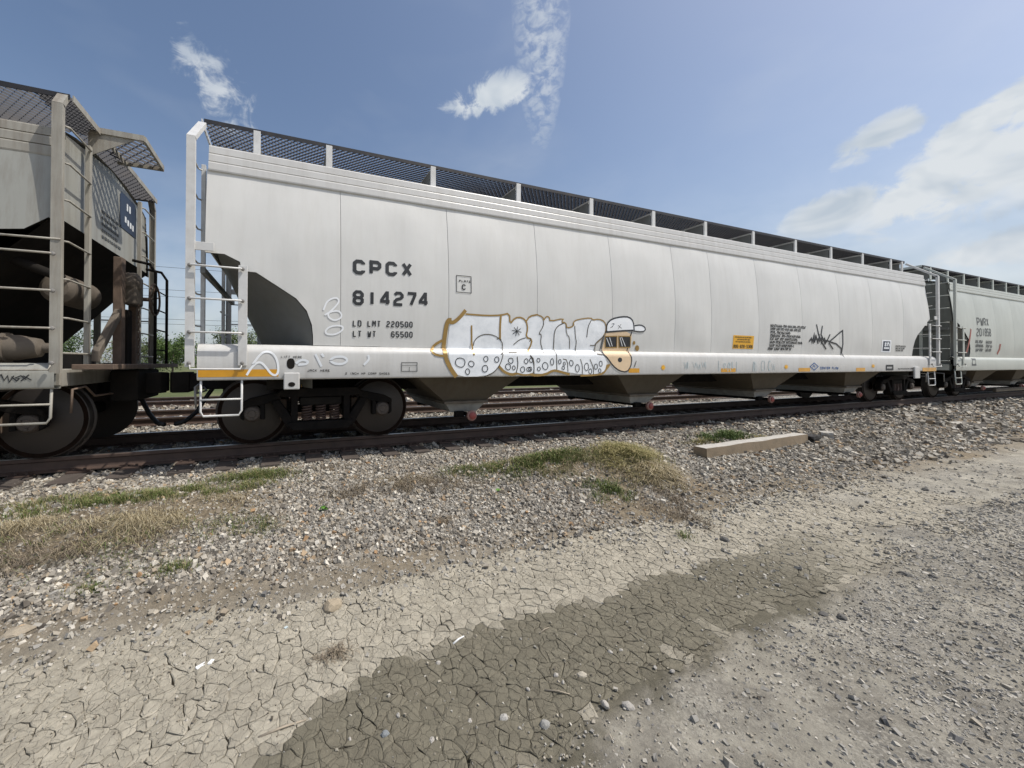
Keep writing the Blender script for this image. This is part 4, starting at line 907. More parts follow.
# yellow notice
pt = Paint(surf); a = at(732.2, 348.6, surf); b = at(754, 336, surf); pt.fill([(a[0], a[1]), (b[0], a[1]), (b[0], b[1]), (a[0], b[1])], .003); ns = pt.build('yellow_notice', M_YELLOW, MAIN)
pt = Paint(surf); Wn, Hn = b[0]-a[0], b[1]-a[1]
text(pt, '800-828-5306', a[0]+Wn*.04, a[1]+Hn*.06, Hn*.25, Wn*.062, Wn*.016, Wn*.018)
def wordrow(pt, x, z, w, h, rg):
    q = 0
    while q < w:
        l = rg.uniform(.5, 1.0)*h*3.2; l = min(l, w-q)
        t = 0
        while t < l: pt.line([(x+q+t, z), (x+q+t, z+h)], h*.30); pt.line([(x+q+t, z+h*rg.choice((.05, .5, .95))), (x+q+min(l, t+h*.6), z+h*rg.choice((.05, .5, .95)))], h*.26); t += h*.78
        q += l+h*.7
rg = random.Random(5)
for k, (xx, ww) in enumerate(((.08, .82), (.2, .6), (.12, .72))): wordrow(pt, a[0]+Wn*xx, a[1]+Hn*(.82-.17*k), Wn*ww, Hn*.09, rg)
pt.build('notice_print', M_BLACK, ns)
pt = Paint(surf); x0_, z0_ = at(769.2, 349, surf); _, z1_ = at(769.2, 325.5, surf)
for k, uu in enumerate((805.8, 800, 790, 800, 797.3, 802, 794.5, 793)):
    xe_, _ = at(uu, 340, surf); pt = Paint(surf); wordrow(pt, x0_-(.04 if k == 7 else 0), z1_-(z1_-z0_)*k/7.1-.03, xe_-x0_, .062, rg); pt.build('service_note_line', M_BLACK, MAIN)['kind'] = 'stuff'
# blue builder plate with white border
pt = Paint(surf); a = at(880.8, 352.2, surf); b = at(891.2, 340.2, surf); pt.fill([a, (b[0], a[1]), b, (a[0], b[1])], .003); w_ = pt.build('plate_border', M_WSPRAY, MAIN)
pt = Paint(surf); i_ = .07; pt.fill([(a[0]+i_, a[1]+i_*.5), (b[0]-i_, a[1]+i_*.5), (b[0]-i_, b[1]-i_*.5), (a[0]+i_, b[1]-i_*.5)], .0055); pt.build('plate_field', M_NAVY, w_)
pt = Paint(surf); Wn, Hn = b[0]-a[0], b[1]-a[1]
for (p, q) in (((.3, .78), (.45, .5)), ((.45, .78), (.3, .5)), ((.58, .78), (.58, .5)), ((.58, .78), (.75, .7)), ((.75, .7), (.75, .5)), ((.22, .34), (.78, .34))): pt.line([(a[0]+Wn*p[0], a[1]+Hn*p[1]), (a[0]+Wn*q[0], a[1]+Hn*q[1])], .05, .008)
pt.build('plate_emblem', M_FSPRAY, w_)
pt = Paint(surf)
for k in range(3):
    xa_, za_ = at(895.5, 347+2.2*k, surf); wordrow(pt, xa_, za_, .62-.1*k, .05, rg)
for (u, v, w) in ((898, 369.4, .9), (911, 369, .35)):
    xa_, za_ = at(u, v, surf); wordrow(pt, xa_, za_, w, .035, rg)
xa_, za_ = at(889, 367.5, surf); pt.line([(xa_-.15, za_-.05), (xa_+.2, za_-.05), (xa_+.2, za_+.05), (xa_-.15, za_+.05)], .05, closed=True)
pt.build('consolidated_stencil', M_BLACK, MAIN)
for (u, v) in ((663, 367.5), (786, 366.8), (873, 366)):
    c = at(u, v, surf); pt = Paint(surf)
    for k in range(4):
        q = math.pi*k/4; rr_ = .035+.012*(u/100-5); pt.line([(c[0]-rr_*math.cos(q), c[1]-.05*math.sin(q)), (c[0]+rr_*math.cos(q), c[1]+.05*math.sin(q))], .022)
    pt.build('yellow_chalk_star', M_YELLOW, MAIN)

# graffiti -----------------------------------------------------------
zA = lambda L: [at(430+a/9.309, 305+b/9.309, surf) for a, b in L]
zB = lambda L: [at(530+a/7.877, 305+b/7.877, surf) for a, b in L]
zC = lambda L, o, s: [at(o[0]+a/s, o[1]+b/s, surf) for a, b in L]
def smooth_(P, k=2, closed=False):
    P = [Vector(p) for p in P]
    for _ in range(k):
        Q = [] if closed else [P[0]]
        n = len(P)
        for i in range(n if closed else n-1):
            a, b = P[i], P[(i+1) % n]; Q += [a.lerp(b, .25), a.lerp(b, .75)]
        if not closed: Q.append(P[-1])
        P = Q
    return [tuple(p) for p in P]
topA = zA([(165, 420), (168, 300), (185, 180), (215, 178), (250, 150), (330, 85), (530, 100), (660, 96), (735, 80), (742, 175), (790, 120), (850, 115), (890, 135), (925, 100), (1000, 90)])
topB = zB([(50, 75), (100, 95), (105, 125), (125, 90), (150, 95), (155, 130), (265, 105), (245, 135), (280, 140), (290, 185), (345, 165), (338, 135), (370, 115), (480, 100), (490, 120), (540, 110), (585, 130), (600, 175), (585, 240), (515, 305), (515, 380), (570, 392), (600, 430), (605, 490), (570, 535), (510, 545), (415, 548), (300, 530), (220, 515), (180, 508), (110, 543), (40, 540)])
botA = zA([(1005, 640), (955, 635), (880, 648), (810, 632), (760, 640), (700, 620), (650, 572), (600, 620), (500, 665), (262, 667), (215, 600), (175, 500)])
out = topA+topB+botA
Paint(surf).fill(smooth_(out, 1, True), .004).build('graffiti_fill', M_SILVER, MAIN, 'silver sprayed fill of the bubble letters')
g = Paint(surf); gi = Paint(surf); topB20 = topB[:20]
g.line(smooth_(zA([(200, 140), (158, 145), (135, 300), (132, 420), (145, 500), (195, 600), (245, 668)])), .066, .007)
g.line(smooth_(zA([(160, 140), (205, 170), (250, 140), (295, 95), (330, 48)])), .056, .0075)
for P, w in (((zA([(330, 85), (530, 100), (660, 96), (738, 76), (742, 178), (790, 119), (850, 115), (895, 150), (908, 220), (890, 300), (950, 320), (930, 395), (908, 440)])), .0176),
             (zA([(385, 190), (386, 400), (408, 468)]), .018), (zA([(400, 380), (412, 330), (460, 285), (530, 270), (600, 285), (650, 320), (678, 365), (678, 440), (665, 520), (640, 570), (600, 620), (540, 655), (500, 668)]), .012),
             (zA([(658, 96), (650, 200), (650, 315)]), .022), (zA([(620, 320), (650, 300), (660, 330)]), .012), (zA([(775, 370), (830, 322), (890, 305)]), .011),
             (zA([(10, 430), (40, 370), (112, 330)]), .026), (zA([(18, 438), (60, 468), (165, 478)]), .022), (zA([(640, 570), (690, 625), (760, 650), (805, 636)]), .028), (zA([(805, 636), (880, 655), (960, 640)]), .018),
             (zA([(810, 480), (818, 560), (800, 635)]), .012), (zA([(930, 470), (960, 520), (970, 600), (955, 640)]), .012), (zA([(895, 150), (925, 105), (1000, 90)]), .018), (zA([(730, 440), (805, 440)]), .016), (zA([(660, 460), (680, 440)]), .014),
             (topB20, .014), (zB([(105, 125), (105, 165), (65, 230), (90, 230), (80, 300), (95, 345), (105, 378)]), .012), (zB([(270, 140), (215, 165), (190, 210), (185, 300), (190, 360), (208, 400), (210, 508)]), .013),
             (zB([(280, 140), (285, 230), (310, 255), (310, 345)]), .012), (zB([(350, 165), (355, 250), (365, 300), (365, 380)]), .012), (zB([(480, 120), (455, 170), (445, 255)]), .012),
             (zB([(585, 240), (515, 300), (508, 320), (470, 318)]), .013), (zB([(515, 310), (515, 385), (570, 392)]), .016), (zB([(258, 425), (292, 432), (298, 525)]), .011), (zB([(395, 425), (412, 480), (410, 545)]), .011), (zB([(470, 425), (500, 500), (498, 545)]), .011),
             (zB([(0, 395), (30, 430), (30, 540)]), .012), (zB([(0, 545), (40, 556), (120, 547), (180, 514), (220, 520), (310, 547)]), .026), (zB([(395, 556), (510, 552), (575, 540), (606, 495)]), .022), (zB([(-8, 290), (8, 268), (-6, 262)]), .010),
             (zB([(835, 440), (820, 490)]), .012)):
    (g if w >= .0175 or P is topB20 else gi).line(smooth_(P, 1), w*(1.5 if w >= .0175 or P is topB20 else 1.15), .0075)
gi.build('graffiti_letter_lines', M_INK, MAIN, 'dark brown lines inside the bubble letters')
g.fill(zB([(600, 470), (636, 463), (620, 492), (588, 522)]), .0065)
for (u, v, a_, b_) in ((818, 298, 10, 15), (842, 340, 16, 23)):
    g.fill([zB([(u+a_*math.cos(k*.63), v+b_*math.sin(k*.63))])[0] for k in range(10)], .0065)
g.build('graffiti_outline', M_GOLD, MAIN, 'gold sprayed outlines of the bubble letters')
g = Paint(surf)
circ = [(280, 535, 45, 45), (383, 548, 26, 26), (348, 620, 20, 25), (518, 502, 20, 25), (510, 592, 26, 32), (620, 508, 20, 27), (750, 518, 22, 26), (725, 575, 24, 28), (778, 585, 14, 18), (893, 523, 18, 22), (860, 600, 20, 26), (916, 598, 18, 20)]
circB = [(65, 435, 12, 16), (118, 480, 22, 28), (172, 448, 13, 24), (68, 503, 12, 15), (233, 446, 10, 18), (268, 462, 8, 14), (260, 495, 10, 14), (323, 457, 15, 22), (371, 498, 16, 28), (443, 487, 17, 28), (473, 522, 12, 20), (517, 485, 13, 22), (555, 462, 12, 22), (547, 517, 10, 16), (8, 435, 14, 16), (0, 505, 12, 16)]
for F_, L_ in ((zA, circ), (zB, circB)):
    for k, (x, y, a_, b_) in enumerate(L_):
        g = Paint(surf); g.line(F_([(x+a_*math.cos(q*.45+k), y+b_*math.sin(q*.45+k)*(1+.08*math.sin(q+k))) for q in range(14)]), .012, .0085, True); g.build('graffiti_bubble', M_BLACK, MAIN)
g = Paint(surf)
for k in range(4):
    q = math.pi*k/4+.2; g.line(zA([(805-45*math.cos(q), 245-45*math.sin(q)), (805+45*math.cos(q), 245+45*math.sin(q))]), .011, .0085)
g.build('graffiti_star', M_BLACK, MAIN)
# sprayed head with a cap
Paint(surf).fill(smooth_(zB([(600, 212), (800, 208), (795, 300), (782, 370), (797, 430), (785, 500), (750, 525), (700, 512), (650, 472), (615, 420), (572, 382), (570, 330), (585, 260)]), 1, True), .0068).build('graffiti_face', M_SKIN, MAIN)
Paint(surf).fill(smooth_(zB([(602, 210), (604, 150), (640, 110), (720, 92), (780, 95), (815, 130), (822, 164), (870, 158), (902, 175), (905, 202), (880, 212), (815, 202), (640, 214)]), 1, True), .0072).build('graffiti_cap', M_WSPRAY, MAIN)
g = Paint(surf)
for P, w in (([(600, 212), (602, 150), (640, 110), (720, 92), (780, 95), (812, 130), (818, 200)], .026), ([(590, 214), (700, 205), (812, 200)], .030), ([(820, 164), (870, 156), (903, 175), (906, 200), (880, 212), (815, 205)], .022),
             ([(578, 240), (566, 380), (610, 420), (650, 478), (700, 518), (758, 530), (792, 485), (800, 420), (778, 385), (786, 250), (800, 210)], .022), ([(640, 150), (665, 145), (640, 175)], .008), ([(690, 160), (720, 185)], .008), ([(715, 150), (690, 190)], .008), ([(630, 180), (650, 170)], .008)):
    g.line(smooth_(zB(P), 1), w, .0092)
for P in ([(590, 252), (680, 250), (678, 330), (592, 332)], [(696, 250), (786, 252), (784, 330), (700, 330)]): g.fill(zB(P), .0085)
g.fill([zB([(706+17*math.cos(k*.63), 432+19*math.sin(k*.63))])[0] for k in range(10)], .0085)
g.build('graffiti_face_lines', M_BLACK, MAIN)
g = Paint(surf)
for P in ([(588, 248), (682, 246), (680, 334), (590, 336)], [(694, 246), (788, 248), (786, 334), (698, 334)]): g.line(zB(P), .017, .0098, True)
g.build('graffiti_glasses', M_GOLD, MAIN)
for P in ([(600, 260), (628, 328)], [(624, 256), (645, 325)], [(706, 256), (724, 326)], [(718, 252), (748, 326)]): Paint(surf).line(zB(P), .012, .0098).build('graffiti_glint', M_WSPRAY, MAIN)
# white scrawls
g = Paint(surf)
z3 = lambda L: zC(L, (180, 320), 7.683)
g.line(smooth_(z3([(512, 425), (545, 370), (590, 326), (625, 325), (660, 360), (700, 415), (735, 428), (757, 400), (752, 320), (720, 258), (670, 238), (620, 258), (560, 340)]), 2), .026, .005); g.build('white_scrawl', M_WSPRAY, MAIN); g = Paint(surf)
z4 = lambda L: zC(L, (170, 240), 3.49)
g.line(smooth_(z4([(535, 245), (548, 212), (580, 199), (592, 213), (575, 236), (545, 262), (572, 284), (602, 270), (592, 246), (560, 250), (540, 262)]), 2), .022, .005); g.build('white_scrawl', M_WSPRAY, MAIN); g = Paint(surf)
g.line(smooth_(z4([(540, 318), (560, 300), (600, 298), (606, 312), (580, 330), (548, 330)]), 2, True), .022, .005, True)
g.build('white_scrawl', M_WSPRAY, MAIN)
g = Paint(surf); z5 = lambda L: zC(L, (270, 340), 6.4)
for P in ([(165, 150), (200, 125), (245, 135), (235, 155), (180, 158)], [(290, 90), (330, 170)], [(330, 88), (345, 108)], [(385, 130), (410, 108), (470, 105), (500, 128), (470, 155), (410, 152), (385, 132)], [(628, 95), (635, 125), (600, 160)]): g.line(smooth_(z5(P), 2), .03, .004)
g.build('faded_scrawl', M_FSPRAY, MAIN)
g = Paint(surf); z6 = lambda L: zC(L, (640, 300), 4.267)
rg = random.Random(8)
for (x0_, x1_) in ((188, 285), (335, 425), (482, 568)):
    x = x0_
    while x < x1_:
        w_, kd = rg.uniform(9, 17), rg.randrange(4); a_, b_ = 262+rg.uniform(-4, 8), 302+rg.uniform(-10, 3)
        P = ([(x+w_, a_+4), (x+w_*.4, a_), (x, (a_+b_)/2), (x+w_*.3, b_), (x+w_, b_-5)], [(x, a_), (x+1, b_)], [(x, b_), (x+w_*.2, a_), (x+w_, a_+6), (x+w_*.5, (a_+b_)/2), (x+w_, b_)], [(x, a_+5), (x+w_*.5, b_), (x+w_, a_), (x+w_*1.1, b_-6)])[kd]
        g.line(smooth_(z6(P), 1), rg.uniform(.010, .024), .004); x += w_+rg.uniform(3, 9)
g.build('teal_scrawl', M_TEAL, MAIN)
g = Paint(surf); z7 = lambda L: zC(L, (720, 310), 7.314)
for P in ([(650, 232), (668, 205), (672, 240), (690, 168), (682, 240), (705, 195), (712, 242), (728, 180), (722, 240), (745, 195), (740, 245), (765, 205), (770, 245)], [(705, 105), (720, 178), (742, 235), (775, 287)], [(748, 115), (738, 180), (768, 248), (804, 178)],
          [(655, 218), (730, 212), (800, 230), (896, 150), (898, 250), (911, 347), (885, 280), (850, 248), (800, 232)], [(795, 240), (826, 286)], [(690, 240), (700, 180)]): g.line(z7(P), .036, .005)
g.build('black_tag', M_BLACK, MAIN)
# lift hole and jacking pad
pt = Paint(surf); c = at(290.8, 363.6, surf); pt.fill([(c[0]+.048*math.cos(k*.3927)*(1), c[1]+.068*math.copysign(abs(math.sin(k*.3927))**.7, math.sin(k*.3927))) for k in range(16)], .003); pt.build('lift_hole', M_DARK, MAIN)
for xm in (1,):
    a = at(283.6, 389.5, surf); b = at(299.6, 372.5, surf)
    MB().box(a[0], b[0], -1.585, -1.546, a[1], b[1]).build('jacking_pad', M_SILL, MAIN, bevel=.012)
    xc_, zc_ = (a[0]+b[0])/2, a[1]+.065
    MB().prism([(xc_+.042*math.cos(k*.5236), zc_+.030*math.sin(k*.5236)) for k in range(12)], 'y', -1.589, -1.587).build('pad_hole', M_DARK, MAIN)
    a = at(917, 376.5, surf); MB().box(a[0]-.25, a[0]+.05, -1.585, -1.546, a[1]-.05, a[1]+.28).build('jacking_pad', M_SILL, MAIN, bevel=.012)
MB().box(.62, .70, -1.02, -1.01, .80, .85).build('yellow_tag', M_YELLOW, MAIN)
# right car paint
fit_text('reporting_mark', 'PWRX', 977, 325.5, 988.7, 326.2, .27, .20, M_GREYST, RIGHT, surfr, .25)
fit_text('car_number', '201858', 976.5, 336.2, 991, 336.5, .27, .22, M_GREYST, RIGHT, surfr, .22)
pt = Paint(surfr); rg = random.Random(4)
for k in range(3):
    xa_, za_ = at(975.5, 343+4.2*k, surfr); wordrow(pt, xa_, za_, .5, .10, rg); wordrow(pt, xa_+.75, za_, .5, .10, rg)
xa_, za_ = at(974, 362, surfr); pt.line([(xa_-.15, za_-.09), (xa_+.15, za_-.09), (xa_+.15, za_+.09), (xa_-.15, za_+.09)], .05, closed=True)
pt.build('weight_stencil', M_GREYST, RIGHT)
for (p, q) in (((970.8, 329), (966, 353)), ((1000.2, 344), (997, 354))):
    pt = Paint(surfr); pt.line([at(*p, surfr), at((p[0]+q[0])/2+.8, (p[1]+q[1])/2, surfr), at(*q, surfr)], .10, .005)
    pt.build('red_streak', M_REDP, RIGHT)
MB().box(20.02, 20.04, -1.40, 1.40, 1.02, 3.70).build('end_plate', M_ENDSHADE, RIGHT)
MB().box(24.1, 31, -1.30, -1.22, .14, .26).build('outlet_pipe', M_CHUTE, RIGHT, bevel=.02)

# ------------------------------------------------------------------ left car: tag, brake gear and end details
pt = Paint(surfl); zl = lambda L: [at(0+a/5.119, 320+b/5.119, surfl) for a, b in L]
for P in ([(-20, 290), (8, 280), (22, 310), (40, 285), (48, 318), (72, 285)], [(60, 290), (85, 312), (100, 300), (78, 296), (108, 285), (135, 305)], [(118, 285), (162, 308)], [(108, 312), (150, 280)]): pt.line(zl(P), .011, .004)
pt.build('black_tag', M_BLACK, LEFT)
XE = -1.80   # outer face of the left car's end
def endtxt(rows, y0, z0, w, h, dz, ma, x):
    mb = MB(); rg = random.Random(2)
    for k in range(rows):
        y = y0
        while y < y0+w*(1-.12*(k % 2)):
            l = rg.uniform(.03, .09); mb.box(x, x+.003, y, y+l, z0-dz*k, z0-dz*k+h); y += l+.025
    return mb.build('end_stencil', ma, LEFT, kind='stuff')
endtxt(5, -.30, 3.17, .55, .035, .085, M_GREYST, -1.905)
pl = MB().prism([(.28, 3.18), (.28, 3.66), (.34, 3.72), (.86, 3.72), (.92, 3.66), (.92, 3.18)], 'x', -1.912, -1.902).build('placard', M_NAVY, LEFT)
mb = MB()
for (y, z, w, h) in ((.52, 3.50, .05, .11), (.62, 3.50, .05, .11), (.45, 3.30, .06, .09), (.55, 3.28, .06, .09), (.65, 3.27, .06, .09), (.75, 3.26, .05, .09)): mb.box(-1.901, -1.899, y, y+w, z, z+h)
mb.build('placard_lettering', M_FSPRAY, pl)
# crossover platform at the roof end, tipped outwards
V, Fc = expanded_metal(-1.86, -1.30, -.76, .03, 4.05, .12, .07, .046); MB().add(V, Fc).build('crossover_platform', M_GALV, LEFT, kind='stuff')
fr = MB(); fr.box(-1.86, -1.30, -.79, -.76, 4.0, 4.07); fr.box(-1.86, -1.30, .03, .06, 4.0, 4.07); fr.box(-1.32, -1.29, -.76, .03, 4.0, 4.071); fr.build('platform_frame', M_POSTL, LEFT)
MB().prism([(-1.88, 3.70), (-1.40, 4.0), (-1.88, 4.0)], 'y', -.77, -.76).build('platform_gusset', M_POSTL, LEFT)
# air reservoir, brake cylinder, brake wheel, chain
MB().lathe([(0, -.42), (.12, -.40), (.175, -.34), (.18, 0), (.18, .3), (.13, .40), (0, .42)], (-2.10, -.55, 2.02), 'y', 24).build('air_reservoir', M_GRIME, LEFT, smooth='auto')
MB().lathe([(0, 0), (.05, 0), (.055, .12), (.10, .15), (.135, .32), (.14, .40), (.16, .41), (.16, .45), (0, .46)], (-1.95, -1.22, 1.30), 'x', 20).build('brake_cylinder', M_GRIME, LEFT, smooth='auto').matrix_parent_inverse = Matrix.Translation(-LEFT.location) @ Matrix.Translation((-3.9+.0, 0, 0)) @ Matrix.Scale(-1, 4, (1, 0, 0))
gb = MB(); gb.box(-1.78, -1.62, .02, .34, 1.98, 2.42); gb.lathe([(.15, -.1), (.17, -.04), (.17, .06), (.06, .10), (0, .10)], (-1.70, .16, 2.30), 'x', 20); gb.build('brake_gear_housing', M_GRIME, LEFT, bevel=.03)
bw = MB(); cw = Vector((-1.50, .42, 2.12)); rw = .24
bw.tube([(cw.x, cw.y+rw*math.cos(k*.2618), cw.z+rw*math.sin(k*.2618)) for k in range(24)], .016, 6, closed=True)
for k in range(5):
    q = 2*math.pi*k/5+.3; bw.tube([(cw.x-.06, cw.y, cw.z), (cw.x-.02, cw.y+rw*.5*math.cos(q), cw.z+rw*.5*math.sin(q)), (cw.x, cw.y+rw*math.cos(q), cw.z+rw*math.sin(q))], .011, 6)
bw.tube([(-1.72, cw.y, cw.z), (cw.x-.04, cw.y, cw.z)], .03, 8); bw.build('brake_wheel', M_RUSTL, LEFT, smooth=True)
for k in range(15):
    z = 1.98-k*.055; l = MB()
    l.tube([(-1.62+(.016*math.cos(q*.7854) if k % 2 else 0), .13+(0 if k % 2 else .016*math.cos(q*.7854)), z+.036*math.sin(q*.7854)) for q in range(8)], .0065, 5, closed=True); l.build('chain_link', M_RUSTL, LEFT, smooth=True)
for (y, z0, z1, w, ma) in ((-.18, 1.1, 2.6, .07, M_RUSTL), (.34, 1.1, 2.0, .05, M_RUSTL), (.05, 1.1, 1.9, .09, M_DARK)):
    MB().box(-1.80, -1.70, y-w, y+w, z0, z1).build('end_strut', ma, LEFT, bevel=.008)
MB().add([(-1.78, -.9, 1.15), (-1.70, -.9, 1.15), (-1.70, -.25, 1.75), (-1.78, -.25, 1.75), (-1.78, -.9, 1.28), (-1.70, -.9, 1.28), (-1.70, -.25, 1.88), (-1.78, -.25, 1.88)], [(0, 1, 2, 3), (4, 7, 6, 5), (0, 4, 5, 1), (3, 2, 6, 7), (0, 3, 7, 4), (1, 5, 6, 2)]).build('diagonal_brace', M_GRIME, LEFT, bevel=.008)
MB().box(-1.80, -1.42, -1.30, 1.45, 1.06, 1.12).build('brake_platform', M_RUSTL, LEFT, bevel=.006)
MB().box(-1.76, -1.44, -.45, .45, .62, 1.04).build('striker_casting', M_DARK, LEFT, bevel=.03)
for (y) in (.45, 1.05):
    MB().tube([(-1.50, y, 1.10), (-1.50, y, 2.55), (-1.58, y, 2.68), (-1.80, y, 2.72)], .022, 8).build('grab_iron', M_DARK, LEFT, smooth=True)
for z in (1.34, 1.66, 1.98, 2.28):
    MB().tube([(-1.50, .45, z), (-1.50, 1.05, z), (-1.60, 1.44, z+.02)], .012, 6).build('cross_rung', M_DARK, LEFT, smooth=True)
MB().tube([(-2.6, -1.30, 2.36), (-2.0, -1.1, 2.12), (-1.98, -1.08, 2.10)], .05, 10).build('vent_pipe', M_DARK, LEFT, smooth=True)
MB().tube([(-2.6, -1.50, 2.44), (-1.80, -1.54, 2.44)], .0115, 7).build('hand_rail', M_POSTL, LEFT, smooth=True)

# ------------------------------------------------------------------ timber, debris, litter
def timber():
    a = at_ground(707, 459); b = at_ground(808, 443)
    root = thing('timber_beam', (a.x, a.y, a.z), 'weathered square timber beam lying along the gravel bank', 'beam')
    d = Vector((b.x-a.x, b.y-a.y, b.z-a.z)); L_ = d.length; e1 = d.normalized(); e2 = Vector((-e1.y, e1.x, 0)).normalized(); e3 = e1.cross(e2)
    G = []; n = 24
    for i in range(n+1):
        t = i/n*L_; ring = []
        for k, (p, q) in enumerate(((0, 0), (.21, 0), (.21, .19), (0, .19))):
            j = Vector((noise.noise(Vector((t*2, k*3.1, 1))), noise.noise(Vector((t*2, k*3.1, 5))), noise.noise(Vector((t*2.5, k*3.1, 9)))))*.012
            ring.append(a+e1*t+e2*p+e3*(q-.03)+j)
        G.append(ring+[ring[0]])
    mb = MB(); mb.sheet(G); mb.add(G[0][:4], [(0, 1, 2, 3)]); mb.add(G[-1][:4], [(3, 2, 1, 0)]); mb.build('beam_body', M_TIMBER, root)
    T = [[g_[3]+e3*.003+e2*.01, g_[2]+e3*.003-e2*.01] for g_ in G]; MB().sheet(T).build('beam_top', M_TIMTOP, root)
timber()
def chunk(name, u, v, sx, sy, sz, ma, label, cat, rz=0, seed=1):
    p = at_ground(u, v); bm = bmesh.new(); bmesh.ops.create_cube(bm, size=1); bmesh.ops.subdivide_edges(bm, edges=bm.edges[:], cuts=2, use_grid_fill=True)
    for q in bm.verts: q.co += Vector((noise.noise(q.co*2+Vector((seed, 0, 0))), noise.noise(q.co*2+Vector((0, seed, 0))), noise.noise(q.co*2+Vector((0, 0, seed)))))*.22; q.co = Vector((q.co.x*sx, q.co.y*sy, q.co.z*sz))
    me = bpy.data.meshes.new(name); bm.to_mesh(me); bm.free(); o = link(name, me, ma, loc=(p.x, p.y, p.z+sz*.3), rot=(0, 0, rz)); return tag(o, label, cat)
chunk('timber_chunk', 811, 441, .42, .18, .14, M_CHARC, 'charred black chunk of wood past the end of the timber beam', 'wood', .2, 3)
chunk('plank_scrap', 936, 421, .9, .12, .05, M_CHARC, 'dark broken plank lying on gravel by the right hopper car', 'wood', -.1, 5)
chunk('timber_chunk', 826, 437, .22, .18, .13, M_TIMTOP, 'small grey block beside the charred chunk', 'wood', .6, 8)
chunk('paper_scrap', 201, 666, .045, .025, .006, M_PAPER, 'torn white paper scrap on the cracked mud, the larger of two', 'litter', .5, 2)
chunk('paper_scrap', 211, 662, .032, .02, .006, M_PAPER, 'torn white paper scrap on the cracked mud, the smaller of two', 'litter', 1.1, 4)
chunk('plastic_scrap', 286, 628, .022, .016, .008, M_TEAL, 'tiny teal plastic scrap at the foot of the bank', 'litter', .4, 6)
def stick(u0, v0, u1, v1, r, label, ma=M_STICK):
    a, b = at_ground(u0, v0), at_ground(u1, v1); c = a.lerp(b, .5)+Vector((0, 0, .012)); mb = MB(); mb.tube([a+Vector((0, 0, r)), c, b+Vector((0, 0, r))], [r, r*.9, r*.6], 6)
    return tag(mb.build('stick', ma, smooth=True), label, 'stick')
stick(258, 739, 306, 721, .006, 'long thin dry stick across the wet mud edge')
stick(453, 645, 464, 637, .006, 'short pale splinter on the wet mud', M_PAPER)
stick(540, 634, 549, 628, .004, 'thin bent twig at the wet mud edge')
stick(545, 691, 570, 695, .004, 'thin brown twig on the mud near the cream stone')

# ------------------------------------------------------------------ grass and weeds
def blades(name, patches, label, cat='grass'):
    VV, CC, FF = [], [], []; o = 0
    for (u, v, rx, ry, n, h, lean, pal, wd) in patches:
        c = at_ground(u, v); n = int(n)
        ang = RNG.uniform(0, 2*np.pi, n); rr_ = np.minimum(1.7, np.sqrt(-np.log(1-RNG.random(n)*.97))*.78); X = c.x+rx*rr_*np.cos(ang); Y = c.y+ry*rr_*np.sin(ang)
        k = fbm(X, Y, 5.5, 5.) > RNG.uniform(-.32, .14, n); X, Y = X[k], Y[k]; n = len(X)
        Z = gz0(X, Y)-.01; H = h*RNG.uniform(.35, 1.15, n)*np.clip(1.1-.4*rr_[k], .35, 1); a = RNG.uniform(0, 2*np.pi, n); ln = lean*RNG.uniform(.3, 1.3, n)*H
        dx, dy = np.cos(a)*ln, np.sin(a)*ln; wx, wy = -np.sin(a)*wd/2, np.cos(a)*wd/2
        p0 = np.stack([X-wx, Y-wy, Z], -1); p1 = np.stack([X+wx, Y+wy, Z], -1)
        m0 = np.stack([X+dx*.35-wx*.8, Y+dy*.35-wy*.8, Z+H*.6], -1); m1 = np.stack([X+dx*.35+wx*.8, Y+dy*.35+wy*.8, Z+H*.6], -1)
        t = np.stack([X+dx, Y+dy, Z+H*np.clip(1-.35*lean, .3, 1)], -1)
        V = np.stack([p0, p1, m0, m1, t], 1).reshape(-1, 3); b = (np.arange(n)*5)[:, None]
        F_ = np.concatenate([b+np.array([[0, 1, 3]]), b+np.array([[0, 3, 2]]), b+np.array([[2, 3, 4]])]); pal = np.array(pal)
        cc = pal[RNG.integers(0, len(pal), n)]*RNG.uniform(.75, 1.2, (n, 1))
        VV.append(V); FF.append(F_+o); CC.append(np.repeat(cc, 5, 0)); o += len(V)
    return tag(np_mesh(name, np.concatenate(VV), np.concatenate(FF), np.concatenate(CC), M_GRASS, kind='stuff'), label, cat)
GREEN = [(.10, .15, .035), (.14, .18, .05), (.085, .12, .03), (.22, .21, .09), (.30, .26, .13)]
LUSH = [(.10, .155, .04), (.14, .18, .055), (.08, .12, .032)]
STRAW = [(.40, .34, .21), (.33, .27, .16), (.47, .41, .28), (.24, .19, .11)]
BROWN = [(.20, .165, .115), (.26, .21, .15), (.14, .11, .08), (.31, .26, .19)]
YEL = [(.33, .29, .13), (.40, .34, .17), (.22, .21, .08)]
MIXG = GREEN+[(.33, .29, .16), (.27, .22, .12)]; MIXS = STRAW+BROWN
